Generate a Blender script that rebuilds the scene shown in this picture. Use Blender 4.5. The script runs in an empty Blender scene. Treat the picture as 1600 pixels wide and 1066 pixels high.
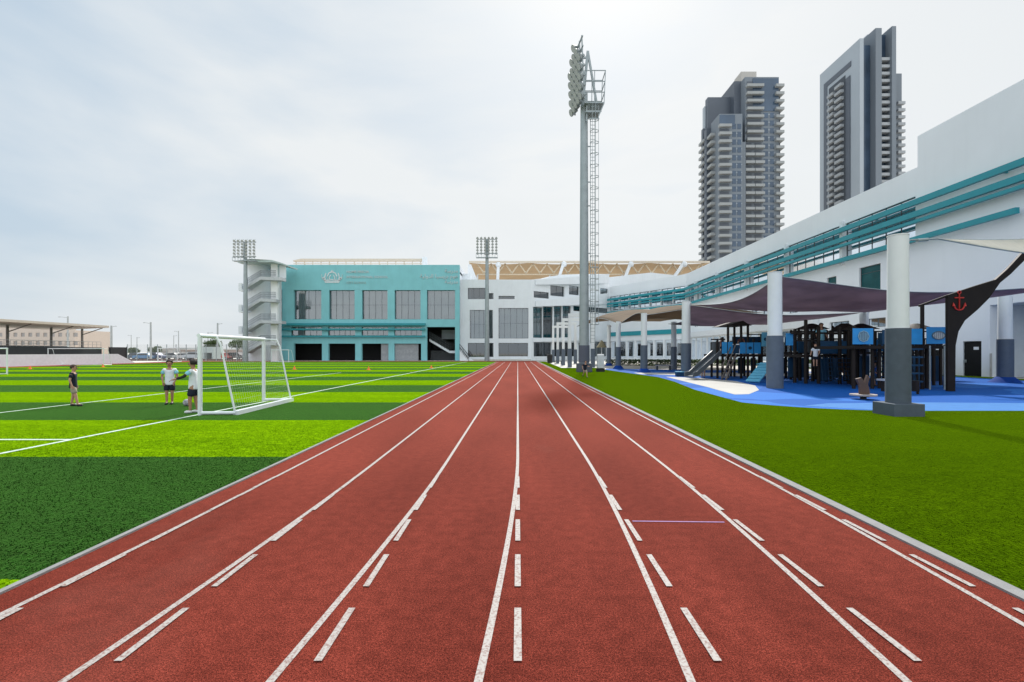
import bpy, bmesh, math, random
from mathutils import Vector, Matrix, noise as mnoise
R = math.radians
random.seed(7)
scene = bpy.context.scene
COL = scene.collection
# ------------------------------------------------------------------ camera
F, VX, VY, EYE = 770.0, 809.0, 550.0, 1.7
cd = bpy.data.cameras.new("camera"); cam = bpy.data.objects.new("camera", cd); COL.objects.link(cam)
cam.location = (0, 0, EYE); cam.rotation_euler = (R(90), 0, 0)
cd.sensor_width = 36; cd.lens = F/1600*36
cd.shift_x = -(VX-800)/1600; cd.shift_y = (VY-533)/1600
cd.clip_start = .05; cd.clip_end = 5000
scene.camera = cam
# ------------------------------------------------------------------ world and sun
SUN_EL, SUN_AZ = 45, 9          # azimuth clockwise from +Y
w = bpy.data.worlds.new("World"); scene.world = w; w.use_nodes = True
nt = w.node_tree; nt.nodes.clear()
out = nt.nodes.new('ShaderNodeOutputWorld'); bg = nt.nodes.new('ShaderNodeBackground')
sky = nt.nodes.new('ShaderNodeTexSky'); sky.sky_type = 'NISHITA'; sky.sun_disc = False
sky.sun_elevation = R(SUN_EL); sky.sun_rotation = R(SUN_AZ); sky.dust_density = 3; sky.air_density = 1.2
tc = nt.nodes.new('ShaderNodeTexCoord'); mp = nt.nodes.new('ShaderNodeMapping')
mp.inputs['Scale'].default_value = (1.2, 1.0, 3.2); mp.inputs['Rotation'].default_value = (0.12, 0.28, 0.4)
n1 = nt.nodes.new('ShaderNodeTexNoise'); n1.inputs['Scale'].default_value = 1.6; n1.inputs['Detail'].default_value = 9
n1.inputs['Roughness'].default_value = .50; n1.inputs['Distortion'].default_value = .3
cr = nt.nodes.new('ShaderNodeValToRGB')
cr.color_ramp.elements[0].position = .30; cr.color_ramp.elements[0].color = (.86, .86, .86, 1)
cr.color_ramp.elements[1].position = .66; cr.color_ramp.elements[1].color = (.98, .98, .98, 1)
cc = nt.nodes.new('ShaderNodeValToRGB')
cc.color_ramp.elements[0].position = .3; cc.color_ramp.elements[0].color = (.63, .76, .88, 1)
cc.color_ramp.elements[1].position = .60; cc.color_ramp.elements[1].color = (.95, .985, 1, 1)
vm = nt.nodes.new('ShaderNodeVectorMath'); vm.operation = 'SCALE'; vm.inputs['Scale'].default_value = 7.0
mx = nt.nodes.new('ShaderNodeMixRGB')
L = nt.links.new
L(tc.outputs['Generated'], mp.inputs['Vector']); L(mp.outputs[0], n1.inputs['Vector'])
dt = nt.nodes.new('ShaderNodeVectorMath'); dt.operation = 'DOT_PRODUCT'; dt.inputs[1].default_value = (.20, 0, -.16)
ad_ = nt.nodes.new('ShaderNodeMath'); ad_.operation = 'ADD'; L(tc.outputs['Generated'], dt.inputs[0]); L(dt.outputs['Value'], ad_.inputs[0]); L(n1.outputs['Fac'], ad_.inputs[1])
ad2 = nt.nodes.new('ShaderNodeMath'); ad2.operation = 'ADD'; ad2.inputs[1].default_value = .105; L(ad_.outputs[0], ad2.inputs[0])
L(n1.outputs['Fac'], cr.inputs[0]); L(ad2.outputs[0], cc.inputs[0]); L(cc.outputs[0], vm.inputs[0])
sx_ = nt.nodes.new('ShaderNodeSeparateXYZ'); L(tc.outputs['Generated'], sx_.inputs[0])      # cloud brightness raised behind the camera, added to light the walls facing it
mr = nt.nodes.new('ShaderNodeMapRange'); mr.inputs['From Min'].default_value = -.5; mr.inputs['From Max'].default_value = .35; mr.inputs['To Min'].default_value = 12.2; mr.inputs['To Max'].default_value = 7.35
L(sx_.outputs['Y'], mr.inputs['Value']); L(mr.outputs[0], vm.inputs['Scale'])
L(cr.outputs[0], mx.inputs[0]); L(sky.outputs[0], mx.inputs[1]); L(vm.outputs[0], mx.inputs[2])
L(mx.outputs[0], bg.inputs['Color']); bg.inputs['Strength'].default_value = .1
L(bg.outputs[0], out.inputs['Surface'])
sd = bpy.data.lights.new('sun', 'SUN'); sd.energy = 4.0; sd.angle = R(3); sd.color = (1, .96, .9)
sun = bpy.data.objects.new('sun', sd); COL.objects.link(sun)
dvec = Vector((math.sin(R(SUN_AZ))*math.cos(R(SUN_EL)), math.cos(R(SUN_AZ))*math.cos(R(SUN_EL)), math.sin(R(SUN_EL))))
sun.rotation_euler = dvec.to_track_quat('Z', 'Y').to_euler(); sun.location = (0, 0, 60)
vs = scene.view_settings; vs.view_transform = 'Standard'; vs.look = 'None'; vs.gamma = 1; vs.exposure = 0.28
try: vs.use_curve_mapping = False
except Exception: pass

# ------------------------------------------------------------------ measuring helpers (photo pixel -> metres at a known depth)
def X(px, Y): return (px-VX)/F*Y
def Z(py, Y): return EYE+(VY-py)/F*Y
def G(px, py):
    Y = EYE*F/(py-VY); return (X(px, Y), Y)
# ------------------------------------------------------------------ materials
MATS = {}
def mat(name, col, rough=.7, metal=0, var=.12, scale=3.0, bump=0, bscale=30, spec=.5, coat=0, stain=0, trans=0):
    if name in MATS: return MATS[name]
    m = bpy.data.materials.new(name); m.use_nodes = True; t = m.node_tree; b = t.nodes['Principled BSDF']
    b.inputs['Roughness'].default_value = rough; b.inputs['Metallic'].default_value = metal
    b.inputs['Specular IOR Level'].default_value = spec; b.inputs['Coat Weight'].default_value = coat
    c = t.nodes.new('ShaderNodeTexCoord'); n = t.nodes.new('ShaderNodeTexNoise'); n.inputs['Scale'].default_value = scale; n.inputs['Detail'].default_value = 6
    r = t.nodes.new('ShaderNodeValToRGB'); r.color_ramp.elements[0].position = .3; r.color_ramp.elements[1].position = .7
    r.color_ramp.elements[0].color = tuple(max(0, x*(1-var)) for x in col)+(1,)
    r.color_ramp.elements[1].color = tuple(min(1, x*(1+var)) for x in col)+(1,)
    t.links.new(c.outputs['Object'], n.inputs['Vector']); t.links.new(n.outputs['Fac'], r.inputs[0])
    last = r.outputs[0]
    if stain:
        mm = t.nodes.new('ShaderNodeMapping'); mm.inputs['Scale'].default_value = (1.3, 1.3, .12)
        n2 = t.nodes.new('ShaderNodeTexNoise'); n2.inputs['Scale'].default_value = 1.5; n2.inputs['Detail'].default_value = 5
        r2 = t.nodes.new('ShaderNodeValToRGB'); r2.color_ramp.elements[0].position = .5; r2.color_ramp.elements[1].position = .8
        r2.color_ramp.elements[0].color = (1, 1, 1, 1); r2.color_ramp.elements[1].color = (1-stain,)*3+(1,)
        x = t.nodes.new('ShaderNodeMixRGB'); x.blend_type = 'MULTIPLY'; x.inputs[0].default_value = 1
        t.links.new(c.outputs['Object'], mm.inputs[0]); t.links.new(mm.outputs[0], n2.inputs['Vector']); t.links.new(n2.outputs['Fac'], r2.inputs[0])
        t.links.new(last, x.inputs[1]); t.links.new(r2.outputs[0], x.inputs[2]); last = x.outputs[0]
    t.links.new(last, b.inputs['Base Color'])
    if bump:
        n3 = t.nodes.new('ShaderNodeTexNoise'); n3.inputs['Scale'].default_value = bscale; n3.inputs['Detail'].default_value = 4
        bp = t.nodes.new('ShaderNodeBump'); bp.inputs['Strength'].default_value = bump; bp.inputs['Distance'].default_value = .02
        t.links.new(c.outputs['Object'], n3.inputs['Vector']); t.links.new(n3.outputs['Fac'], bp.inputs['Height']); t.links.new(bp.outputs[0], b.inputs['Normal'])
    if trans:
        tl = t.nodes.new('ShaderNodeBsdfTranslucent'); ms = t.nodes.new('ShaderNodeMixShader'); ms.inputs[0].default_value = trans
        t.links.new(last, tl.inputs[0]); t.links.new(b.outputs[0], ms.inputs[1]); t.links.new(tl.outputs[0], ms.inputs[2])
        t.links.new(ms.outputs[0], t.nodes['Material Output'].inputs[0])
    MATS[name] = m; return m
def glass(name, tint, refl, rough=.03):
    m = bpy.data.materials.new(name); m.use_nodes = True; t = m.node_tree; t.nodes.clear()
    o = t.nodes.new('ShaderNodeOutputMaterial'); a = t.nodes.new('ShaderNodeBsdfTransparent'); g = t.nodes.new('ShaderNodeBsdfGlossy')
    a.inputs[0].default_value = tint+(1,); g.inputs[0].default_value = (.9, .95, 1, 1); g.inputs['Roughness'].default_value = rough
    fr = t.nodes.new('ShaderNodeFresnel'); fr.inputs[0].default_value = 1.5
    ad = t.nodes.new('ShaderNodeMath'); ad.operation = 'ADD'; ad.inputs[1].default_value = refl; ad.use_clamp = True
    ms = t.nodes.new('ShaderNodeMixShader')
    t.links.new(fr.outputs[0], ad.inputs[0]); t.links.new(ad.outputs[0], ms.inputs[0]); t.links.new(a.outputs[0], ms.inputs[1])
    t.links.new(g.outputs[0], ms.inputs[2]); t.links.new(ms.outputs[0], o.inputs[0]); return m
M_white = mat('white_render', (.75, .785, .815), .8, var=.03, scale=.8, bump=.15, bscale=40, stain=.06)
M_wing = mat('wing_white_render', (.80, .825, .85), .75, var=.03, scale=.25, bump=.12, bscale=30, stain=.025)
M_teal = mat('teal_render', (.22, .54, .58), .7, var=.06, scale=.5, bump=.1, stain=.08)
M_tube = mat('teal_paint', (.015, .27, .32), .45, var=.06, scale=1)
M_col = mat('white_paint', (.74, .76, .76), .5, var=.03, scale=2, stain=.06)
M_pad = mat('grey_pad', (.085, .11, .145), .55, var=.08, scale=5, bump=.2, bscale=14)
M_conc = mat('dark_grey_concrete', (.075, .095, .12), .75, var=.10, scale=4, bump=.3, bscale=60, stain=.15)
M_steel = mat('galvanised_steel', (.32, .36, .37), .5, .35, var=.08, scale=2, stain=.1)
M_dsteel = mat('dark_steel', (.06, .07, .075), .5, .3)
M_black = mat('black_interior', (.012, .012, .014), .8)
M_alum = mat('aluminium_frame', (.10, .115, .125), .45, .3)
M_wframe = mat('white_frame', (.72, .74, .76), .5, var=.03)
M_curt = mat('grey_curtain', (.30, .34, .36), .9, var=.12, scale=.6)
M_glass = glass('window_glass', (.62, .68, .68), .16)
M_gdark = glass('dark_glass', (.22, .27, .29), .10)
M_glight = glass('reflective_glass', (.3, .33, .35), .22, .12)
M_gteal = glass('teal_glass', (.06, .30, .32), .04)
M_gpun = mat('dark_teal_glazing', (.012, .085, .09), .25, var=.2, scale=1, spec=.15)
M_tan = mat('tan_fabric', (.35, .25, .15), .9, var=.07, scale=.4, trans=.30)
M_tanroof = mat('pale_tan_roof', (.60, .52, .42), .8, var=.05)
M_peach = mat('pale_peach_roof', (.66, .57, .50), .8, var=.05)
M_purple = mat('purple_shade_fabric', (.29, .235, .27), .9, var=.16, scale=.8, trans=.55)
M_brown = mat('brown_shade_fabric', (.20, .145, .095), .9, var=.12, scale=.7, trans=.42)
M_cream = mat('cream_shade_fabric', (.80, .76, .66), .85, var=.04, trans=.45)
M_dbrown = mat('dark_brown_plastic', (.015, .0095, .0075), .6, var=.15, bump=.1, spec=.25)
M_bplas = mat('blue_plastic', (.022, .27, .62), .4, var=.08)
M_dblue = mat('navy_plastic', (.008, .045, .10), .5, var=.1, spec=.3)
M_lblue = mat('light_blue_plastic', (.12, .42, .60), .4, var=.06)
M_gplas = mat('grey_plastic', (.10, .115, .13), .4, var=.08)
M_red = mat('red_paint', (.55, .03, .02), .5)
M_orange = mat('orange_plastic', (.85, .20, .03), .5)
M_goal = mat('white_goal_paint', (.72, .76, .78), .35, var=.04, scale=4, coat=.2)
M_beige = mat('beige_wall', (.52, .44, .38), .85, var=.06)
M_leaf = mat('leaf_green', (.07, .11, .035), .7, var=.5, scale=4, trans=.2)
M_bark = mat('bark', (.15, .11, .08), .9, var=.3)
M_tw = mat('tower_concrete', (.165, .19, .22), .8, var=.05, scale=.05)
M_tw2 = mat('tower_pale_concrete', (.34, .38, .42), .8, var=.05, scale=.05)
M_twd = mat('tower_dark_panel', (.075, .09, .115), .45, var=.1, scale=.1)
M_twg = mat('tower_blue_glass', (.05, .08, .125), .2, .2, var=.25, scale=.12, spec=.6)
M_slab = mat('balcony_render', (.29, .305, .31), .8, var=.05, scale=.2)
M_rubber = mat('black_rubber', (.02, .02, .02), .8)
M_lens = mat('lamp_lens', (.40, .41, .41), .45, 0, var=.1)
M_sand = mat('pale_paving', (.56, .53, .48), .85, var=.08, scale=.7)

# ------------------------------------------------------------------ mesh helpers
class MB:
    def __init__(s): s.v = []; s.f = []; s.sm = []
    def add(s, vs, fs, smooth=False):
        o = len(s.v); s.v += [tuple(p) for p in vs]; s.f += [tuple(i+o for i in f) for f in fs]; s.sm += [smooth]*len(fs)
    def box(s, x0, x1, y0, y1, z0, z1):
        s.add([(x, y, z) for z in (z0, z1) for y in (y0, y1) for x in (x0, x1)],
              [(0, 2, 3, 1), (4, 5, 7, 6), (0, 1, 5, 4), (2, 6, 7, 3), (0, 4, 6, 2), (1, 3, 7, 5)]); return s
    def beam(s, p, q, w=.1, h=None):
        p = Vector(p); q = Vector(q); h = h or w; d = (q-p).normalized()
        up = Vector((0, 0, 1)) if abs(d.z) < .99 else Vector((0, 1, 0))
        a = d.cross(up).normalized()*w/2; b = a.cross(d).normalized()*h/2
        s.add([c+e for c in (p, q) for e in (-a-b, a-b, a+b, -a+b)],
              [(0, 3, 2, 1), (4, 5, 6, 7), (0, 1, 5, 4), (1, 2, 6, 5), (2, 3, 7, 6), (3, 0, 4, 7)]); return s
    def tube(s, p, q, r, r2=None, n=10):
        r2 = r if r2 is None else r2; p = Vector(p); q = Vector(q); d = (q-p).normalized()
        up = Vector((0, 0, 1)) if abs(d.z) < .99 else Vector((0, 1, 0))
        a = d.cross(up).normalized(); b = a.cross(d).normalized()
        vs = [c+(a*math.cos(2*math.pi*i/n)+b*math.sin(2*math.pi*i/n))*rr for c, rr in ((p, r), (q, r2)) for i in range(n)]
        s.add(vs, [(i, (i+1) % n, n+(i+1) % n, n+i) for i in range(n)], True)
        s.add(vs[:n], [tuple(range(n))[::-1]]); s.add(vs[n:], [tuple(range(n))]); return s
    def path(s, pts, r, n=8):
        for a, b in zip(pts, pts[1:]): s.tube(a, b, r, n=n)
        return s
    def prism(s, poly, ext):
        n = len(poly); e = Vector(ext); a = [Vector(p) for p in poly]; b = [p+e for p in a]
        s.add(a+b, [tuple(range(n))[::-1], tuple(range(n, 2*n))]+[(i, (i+1) % n, n+(i+1) % n, n+i) for i in range(n)]); return s
    def quad(s, a, b, c, d): s.add([a, b, c, d], [(0, 1, 2, 3)]); return s
    def ell(s, c, r, n=12, m=8):
        vs = []; fs = []
        for j in range(m+1):
            for i in range(n):
                th = math.pi*j/m; ph = 2*math.pi*i/n
                vs.append((c[0]+r[0]*math.sin(th)*math.cos(ph), c[1]+r[1]*math.sin(th)*math.sin(ph), c[2]+r[2]*math.cos(th)))
        for j in range(m):
            for i in range(n): fs.append((j*n+i, (j+1)*n+i, (j+1)*n+(i+1) % n, j*n+(i+1) % n))
        s.add(vs, fs, True); return s
    def build(s, name, m, parent=None, bevel=0, label=None):
        off = wloc(parent) if parent else Vector((0, 0, 0))
        me = bpy.data.meshes.new(name); me.from_pydata([tuple(Vector(v)-off) for v in s.v], [], s.f)
        me.polygons.foreach_set('use_smooth', s.sm); me.materials.append(m); me.update()
        o = bpy.data.objects.new(name, me); COL.objects.link(o)
        if parent: o.parent = parent
        if bevel:
            b = o.modifiers.new('bevel', 'BEVEL'); b.width = bevel; b.segments = 2; b.limit_method = 'ANGLE'
        if label: o['label'] = label
        return o
def wloc(o):
    v = Vector((0, 0, 0))
    while o: v += o.location; o = o.parent
    return v
def thing(name, label, cat, loc=(0, 0, 0), group=None):
    o = bpy.data.objects.new(name, None); COL.objects.link(o); o.location = loc; o.empty_display_size = .2
    o['label'] = label; o['category'] = cat
    if group: o['group'] = group
    return o
def tag(o, label, cat, group=None, kind=None):
    if label: o['label'] = label
    if cat: o['category'] = cat
    if group: o['group'] = group
    if kind: o['kind'] = kind
    return o
def struct(name, mb, m): o = mb.build(name, m); o['kind'] = 'structure'; return o
def kids(o): return [c for c in bpy.data.objects if c.parent == o]
def copy_tree(o, parent=None):
    c = o.copy(); COL.objects.link(c)
    if parent: c.parent = parent
    for k in kids(o): copy_tree(k, c)
    return c
def dup(o, dx, dy, label, dz=0):
    c = copy_tree(o); c.location = o.location+Vector((dx, dy, dz)); c['label'] = label; return c
def wall(mb, mp_, u0, u1, v0, v1, ops, t):
    us = sorted({u0, u1, *[min(max(o[i], u0), u1) for o in ops for i in (0, 1)]}); vs_ = sorted({v0, v1, *[min(max(o[i], v0), v1) for o in ops for i in (2, 3)]})
    nu, nv = len(us)-1, len(vs_)-1
    sol = [[not any(o[0] <= (us[i]+us[i+1])/2 <= o[1] and o[2] <= (vs_[j]+vs_[j+1])/2 <= o[3] for o in ops) for j in range(nv)] for i in range(nu)]
    S = lambda i, j: 0 <= i < nu and 0 <= j < nv and sol[i][j]
    for i in range(nu):
        for j in range(nv):
            if not sol[i][j]: continue
            a, b, c, d = us[i], us[i+1], vs_[j], vs_[j+1]
            mb.quad(mp_(a, c, 0), mp_(b, c, 0), mp_(b, d, 0), mp_(a, d, 0)); mb.quad(mp_(a, c, t), mp_(a, d, t), mp_(b, d, t), mp_(b, c, t))
            if not S(i-1, j): mb.quad(mp_(a, c, 0), mp_(a, d, 0), mp_(a, d, t), mp_(a, c, t))
            if not S(i+1, j): mb.quad(mp_(b, c, 0), mp_(b, c, t), mp_(b, d, t), mp_(b, d, 0))
            if not S(i, j-1): mb.quad(mp_(a, c, 0), mp_(a, c, t), mp_(b, c, t), mp_(b, c, 0))
            if not S(i, j+1): mb.quad(mp_(a, d, 0), mp_(b, d, 0), mp_(b, d, t), mp_(a, d, t))
def mbox(mb, mp_, u0, u1, v0, v1, d0, d1):
    P = [mp_(u, v, d) for d in (d0, d1) for v in (v0, v1) for u in (u0, u1)]
    mb.add(P, [(0, 2, 3, 1), (4, 5, 7, 6), (0, 1, 5, 4), (2, 6, 7, 3), (0, 4, 6, 2), (1, 3, 7, 5)])
def window(root, mp_, o, d, nx, nz, gm, fm=None, fw=.08, curtain=False, hz=None, name='window'):
    u0, u1, v0, v1 = o; f = MB(); e = .003
    for a, b, c, dd in ((u0+e, u0+fw, v0+e, v1-e), (u1-fw, u1-e, v0+e, v1-e), (u0+fw, u1-fw, v1-fw, v1-e), (u0+fw, u1-fw, v0+e, v0+fw)): mbox(f, mp_, a, b, c, dd, d, d+.1)
    for i in range(1, nx):
        u = u0+(u1-u0)*i/nx; mbox(f, mp_, u-fw*.35, u+fw*.35, v0+fw, v1-fw, d+.01, d+.09)
    for z in (hz if hz else [v0+(v1-v0)*j/nz for j in range(1, nz)]):
        mbox(f, mp_, u0+fw, u1-fw, z-fw*.3, z+fw*.3, d+.015, d+.085)
    fo = f.build(name, fm or M_alum, root)
    p = MB(); p.quad(mp_(u0+fw, v0+fw, d+.05), mp_(u1-fw, v0+fw, d+.05), mp_(u1-fw, v1-fw, d+.05), mp_(u0+fw, v1-fw, d+.05)); p.build('pane', gm, fo)
    if curtain:
        c = MB(); n = int((u1-u0)/.16); rnd = random.Random(int(u0*10)+int(v0)); ph = 0; pts = []
        for i in range(n+1):
            ph += rnd.uniform(.9, 1.9); pts.append((u0+.3+(u1-u0-.34)*i/n, d+.38+.085*math.sin(ph)))
        for a, b in zip(pts, pts[1:]): c.quad(mp_(a[0], v0, a[1]), mp_(b[0], v0, b[1]), mp_(b[0], v1+.1, b[1]), mp_(a[0], v1+.1, a[1]))
        c.build('curtain', M_curt if gm is not M_glight else mat('pale_reflection_backing', (.62, .64, .66), .9, var=.05), fo)  # behind reflective glass, an added pale backing imitates sky reflected in the panes
    return fo

# ------------------------------------------------------------------ ground, track, pitch
g = MB(); g.quad((-1500, -300, -.02), (1500, -300, -.02), (1500, 3000, -.02), (-1500, 3000, -.02)); struct('ground', g, M_sand)
def ground_mat(name, build):
    m = bpy.data.materials.new(name); m.use_nodes = True; t = m.node_tree; b = t.nodes['Principled BSDF']; c = t.nodes.new('ShaderNodeTexCoord'); build(t, b, c); return m
def ramp(t, a, b, p0=.3, p1=.7):
    r = t.nodes.new('ShaderNodeValToRGB'); r.color_ramp.elements[0].position = p0; r.color_ramp.elements[1].position = p1
    r.color_ramp.elements[0].color = a+(1,); r.color_ramp.elements[1].color = b+(1,); return r
def noi(t, c, s, d=4, sc=None):
    n = t.nodes.new('ShaderNodeTexNoise'); n.inputs['Scale'].default_value = s; n.inputs['Detail'].default_value = d
    if sc:
        m = t.nodes.new('ShaderNodeMapping'); m.inputs['Scale'].default_value = sc; t.links.new(c.outputs['Object'], m.inputs[0]); t.links.new(m.outputs[0], n.inputs['Vector'])
    else: t.links.new(c.outputs['Object'], n.inputs['Vector'])
    return n
def mul(t, a, b, f=1):
    x = t.nodes.new('ShaderNodeMixRGB'); x.blend_type = 'MULTIPLY'; x.inputs[0].default_value = f; t.links.new(a, x.inputs[1]); t.links.new(b, x.inputs[2]); return x.outputs[0]
def b_track(t, b, c):
    fine = noi(t, c, 150, 2); r = ramp(t, (.024, .0032, .0020), (.250, .042, .026), .33, .67); t.links.new(fine.outputs['Fac'], r.inputs[0])
    gr = noi(t, c, 62, 3); r1 = ramp(t, (.66, .62, .62), (1.28, 1.32, 1.34), .34, .66); t.links.new(gr.outputs['Fac'], r1.inputs[0])
    mid = noi(t, c, 9, 5); r2 = ramp(t, (.80, .78, .78), (1.16, 1.18, 1.2), .32, .68); t.links.new(mid.outputs['Fac'], r2.inputs[0])
    big = noi(t, c, .8, 7, (1, .28, 1)); r3 = ramp(t, (.74, .72, .72), (1.20, 1.26, 1.28), .34, .66); t.links.new(big.outputs['Fac'], r3.inputs[0])
    dust = noi(t, c, .33, 8, (1, .5, 1)); r4 = ramp(t, (0, 0, 0), (1, 1, 1), .60, .80); t.links.new(dust.outputs['Fac'], r4.inputs[0])
    o = mul(t, mul(t, mul(t, r.outputs[0], r1.outputs[0]), r2.outputs[0]), r3.outputs[0])
    dm = t.nodes.new('ShaderNodeMath'); dm.operation = 'MULTIPLY'; dm.inputs[1].default_value = .35; t.links.new(r4.outputs[0], dm.inputs[0])
    mxd = t.nodes.new('ShaderNodeMixRGB'); mxd.inputs[2].default_value = (.30, .13, .10, 1); t.links.new(dm.outputs[0], mxd.inputs[0]); t.links.new(o, mxd.inputs[1]); t.links.new(mxd.outputs[0], b.inputs['Base Color'])
    b.inputs['Roughness'].default_value = .9; b.inputs['Specular IOR Level'].default_value = .05; b.inputs['Sheen Weight'].default_value = .65; b.inputs['Sheen Roughness'].default_value = .30; b.inputs['Sheen Tint'].default_value = (.75, .17, .11, 1)
    bp = t.nodes.new('ShaderNodeBump'); bp.inputs['Strength'].default_value = .5; bp.inputs['Distance'].default_value = .006
    t.links.new(fine.outputs['Fac'], bp.inputs['Height']); t.links.new(bp.outputs[0], b.inputs['Normal'])
def b_turf(cols, stripes):
    def f(t, b, c):
        if stripes:
            sp = t.nodes.new('ShaderNodeSeparateXYZ'); t.links.new(c.outputs['Object'], sp.inputs[0])
            a = t.nodes.new('ShaderNodeMath'); a.operation = 'ADD'; a.inputs[1].default_value = -3.72+8.54*20; jn = noi(t, c, 9, 3); jm = t.nodes.new('ShaderNodeMath'); jm.operation = 'MULTIPLY_ADD'; jm.inputs[1].default_value = .12; t.links.new(jn.outputs['Fac'], jm.inputs[0]); t.links.new(sp.outputs['Y'], jm.inputs[2]); t.links.new(jm.outputs[0], a.inputs[0])
            d = t.nodes.new('ShaderNodeMath'); d.operation = 'DIVIDE'; d.inputs[1].default_value = 8.54; t.links.new(a.outputs[0], d.inputs[0])
            fr = t.nodes.new('ShaderNodeMath'); fr.operation = 'FRACT'; t.links.new(d.outputs[0], fr.inputs[0])
            gt = t.nodes.new('ShaderNodeMath'); gt.operation = 'GREATER_THAN'; gt.inputs[1].default_value = .5; t.links.new(fr.outputs[0], gt.inputs[0])
            x = t.nodes.new('ShaderNodeMixRGB'); x.inputs[1].default_value = cols[0]+(1,); x.inputs[2].default_value = cols[1]+(1,); t.links.new(gt.outputs[0], x.inputs[0]); base = x.outputs[0]
        else:
            rg = t.nodes.new('ShaderNodeRGB'); rg.outputs[0].default_value = cols[0]+(1,); base = rg.outputs[0]
        fine = noi(t, c, 48, 5, (1, .5, 1)); r = ramp(t, (.30, .34, .4), (1.62, 1.55, 1.6), .34, .68); t.links.new(fine.outputs['Fac'], r.inputs[0])
        mid = noi(t, c, 4.5, 6, (1, 1.6, 1)); r2 = ramp(t, (.58, .66, .72), (1.38, 1.30, 1.2), .3, .7); t.links.new(mid.outputs['Fac'], r2.inputs[0])
        big = noi(t, c, .7, 6, (.35, 1.4, 1)); r3 = ramp(t, (.74, .80, .85), (1.20, 1.14, 1.1), .3, .7); t.links.new(big.outputs['Fac'], r3.inputs[0])
        o = mul(t, mul(t, mul(t, base, r.outputs[0]), r2.outputs[0]), r3.outputs[0]); t.links.new(o, b.inputs['Base Color'])
        b.inputs['Roughness'].default_value = .9; b.inputs['Specular IOR Level'].default_value = 0; b.inputs['Sheen Weight'].default_value = .7; b.inputs['Sheen Roughness'].default_value = .28
        if stripes:
            x2 = t.nodes.new('ShaderNodeMixRGB'); x2.inputs[1].default_value = (.28, .62, .13, 1); x2.inputs[2].default_value = (.42, .75, .01, 1); t.links.new(gt.outputs[0], x2.inputs[0]); t.links.new(x2.outputs[0], b.inputs['Sheen Tint'])
        else: b.inputs['Sheen Tint'].default_value = (.34, .58, .01, 1)
        bp = t.nodes.new('ShaderNodeBump'); bp.inputs['Strength'].default_value = .9; bp.inputs['Distance'].default_value = .025
        t.links.new(fine.outputs['Fac'], bp.inputs['Height']); t.links.new(bp.outputs[0], b.inputs['Normal'])
    return f
M_track = ground_mat('red_track_rubber', b_track)
M_pitch = ground_mat('pitch_turf', b_turf([(.007, .036, .004), (.115, .240, .0015)], True))
M_lawn = ground_mat('lawn_turf', b_turf([(.0225, .049, .0003)], False))
def b_blue(t, b, c):
    n = noi(t, c, .16, 2); r = t.nodes.new('ShaderNodeValToRGB'); r.color_ramp.interpolation = 'CONSTANT'
    r.color_ramp.elements[0].color = (.003, .085, .36, 1); r.color_ramp.elements[1].position = .55; r.color_ramp.elements[1].color = (.02, .14, .48, 1)
    t.links.new(n.outputs['Fac'], r.inputs[0])
    f = noi(t, c, 30, 3); r2 = ramp(t, (.85, .85, .85), (1.1, 1.1, 1.1)); t.links.new(f.outputs['Fac'], r2.inputs[0])
    t.links.new(mul(t, r.outputs[0], r2.outputs[0]), b.inputs['Base Color']); b.inputs['Roughness'].default_value = .8; b.inputs['Specular IOR Level'].default_value = .15
M_blue = ground_mat('blue_play_surface', b_blue)
def b_line(t, b, c):
    n = noi(t, c, 60, 5); r = ramp(t, (.18, .09, .075), (.36, .335, .315), .30, .54); t.links.new(n.outputs['Fac'], r.inputs[0]); t.links.new(r.outputs[0], b.inputs['Base Color']); b.inputs['Roughness'].default_value = .7
M_line = ground_mat('worn_white_line_paint', b_line)
M_tline = mat('turf_line_white', (.50, .60, .50), .8, var=.2, scale=20)
TX = 3.60
t_ = MB(); t_.quad((-TX-.02, -6, 0), (3.445, -6, 0), (3.445, 86, 0), (-TX-.02, 86, 0)); t_.quad((-62, 86, 0), (3.42, 86, 0), (3.42, 92.5, 0), (-62, 92.5, 0))
t_.quad((-60, 30, 0), (-54.4, 30, 0), (-54.4, 86, 0), (-60, 86, 0)); struct('running_track', t_, M_track)
# lane lines : solid ones swing away into the bend, broken ones carry straight on
LN = MB(); z = .004; hw = .0225
Y0s = {-3: 6.1, -2: 7.3, -1: 7.75, 0: 8.1, 1: 8.1, 2: 7.9, 3: 7.7}
for k in range(-3, 4):
    y0 = Y0s[k]; cx = 1.0965*k
    pts = [(cx, 85.9), (cx, y0)]
    yy = y0
    while yy > -1: yy -= .35; pts.append((cx-((y0-yy)*.081)**2, yy))
    for (xa, ya), (xb, yb) in zip(pts, pts[1:]):
        LN.quad((xb-hw, yb, z), (xb+hw, yb, z), (xa+hw, ya, z), (xa-hw, ya, z))
struct('lane_lines', LN, M_line)
DL = MB(); z = .008
for k in range(-3, 4):
    for j in range(-1, 5):
        a = 2.70+.86*j
        if a < 0.3: continue
        DL.quad((1.0965*k-.0225, a, z), (1.0965*k+.0225, a, z), (1.0965*k+.0225, a+.56, z), (1.0965*k-.0225, a+.56, z))
struct('broken_lane_marks', DL, M_line)
pl = MB(); pl.quad((1.15, 4.93, .004), (2.06, 4.90, .004), (2.06, 4.925, .004), (1.15, 4.955, .004)); struct('purple_lane_mark', pl, mat('purple_paint', (.22, .10, .26), .7, var=.2, scale=30))
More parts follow.
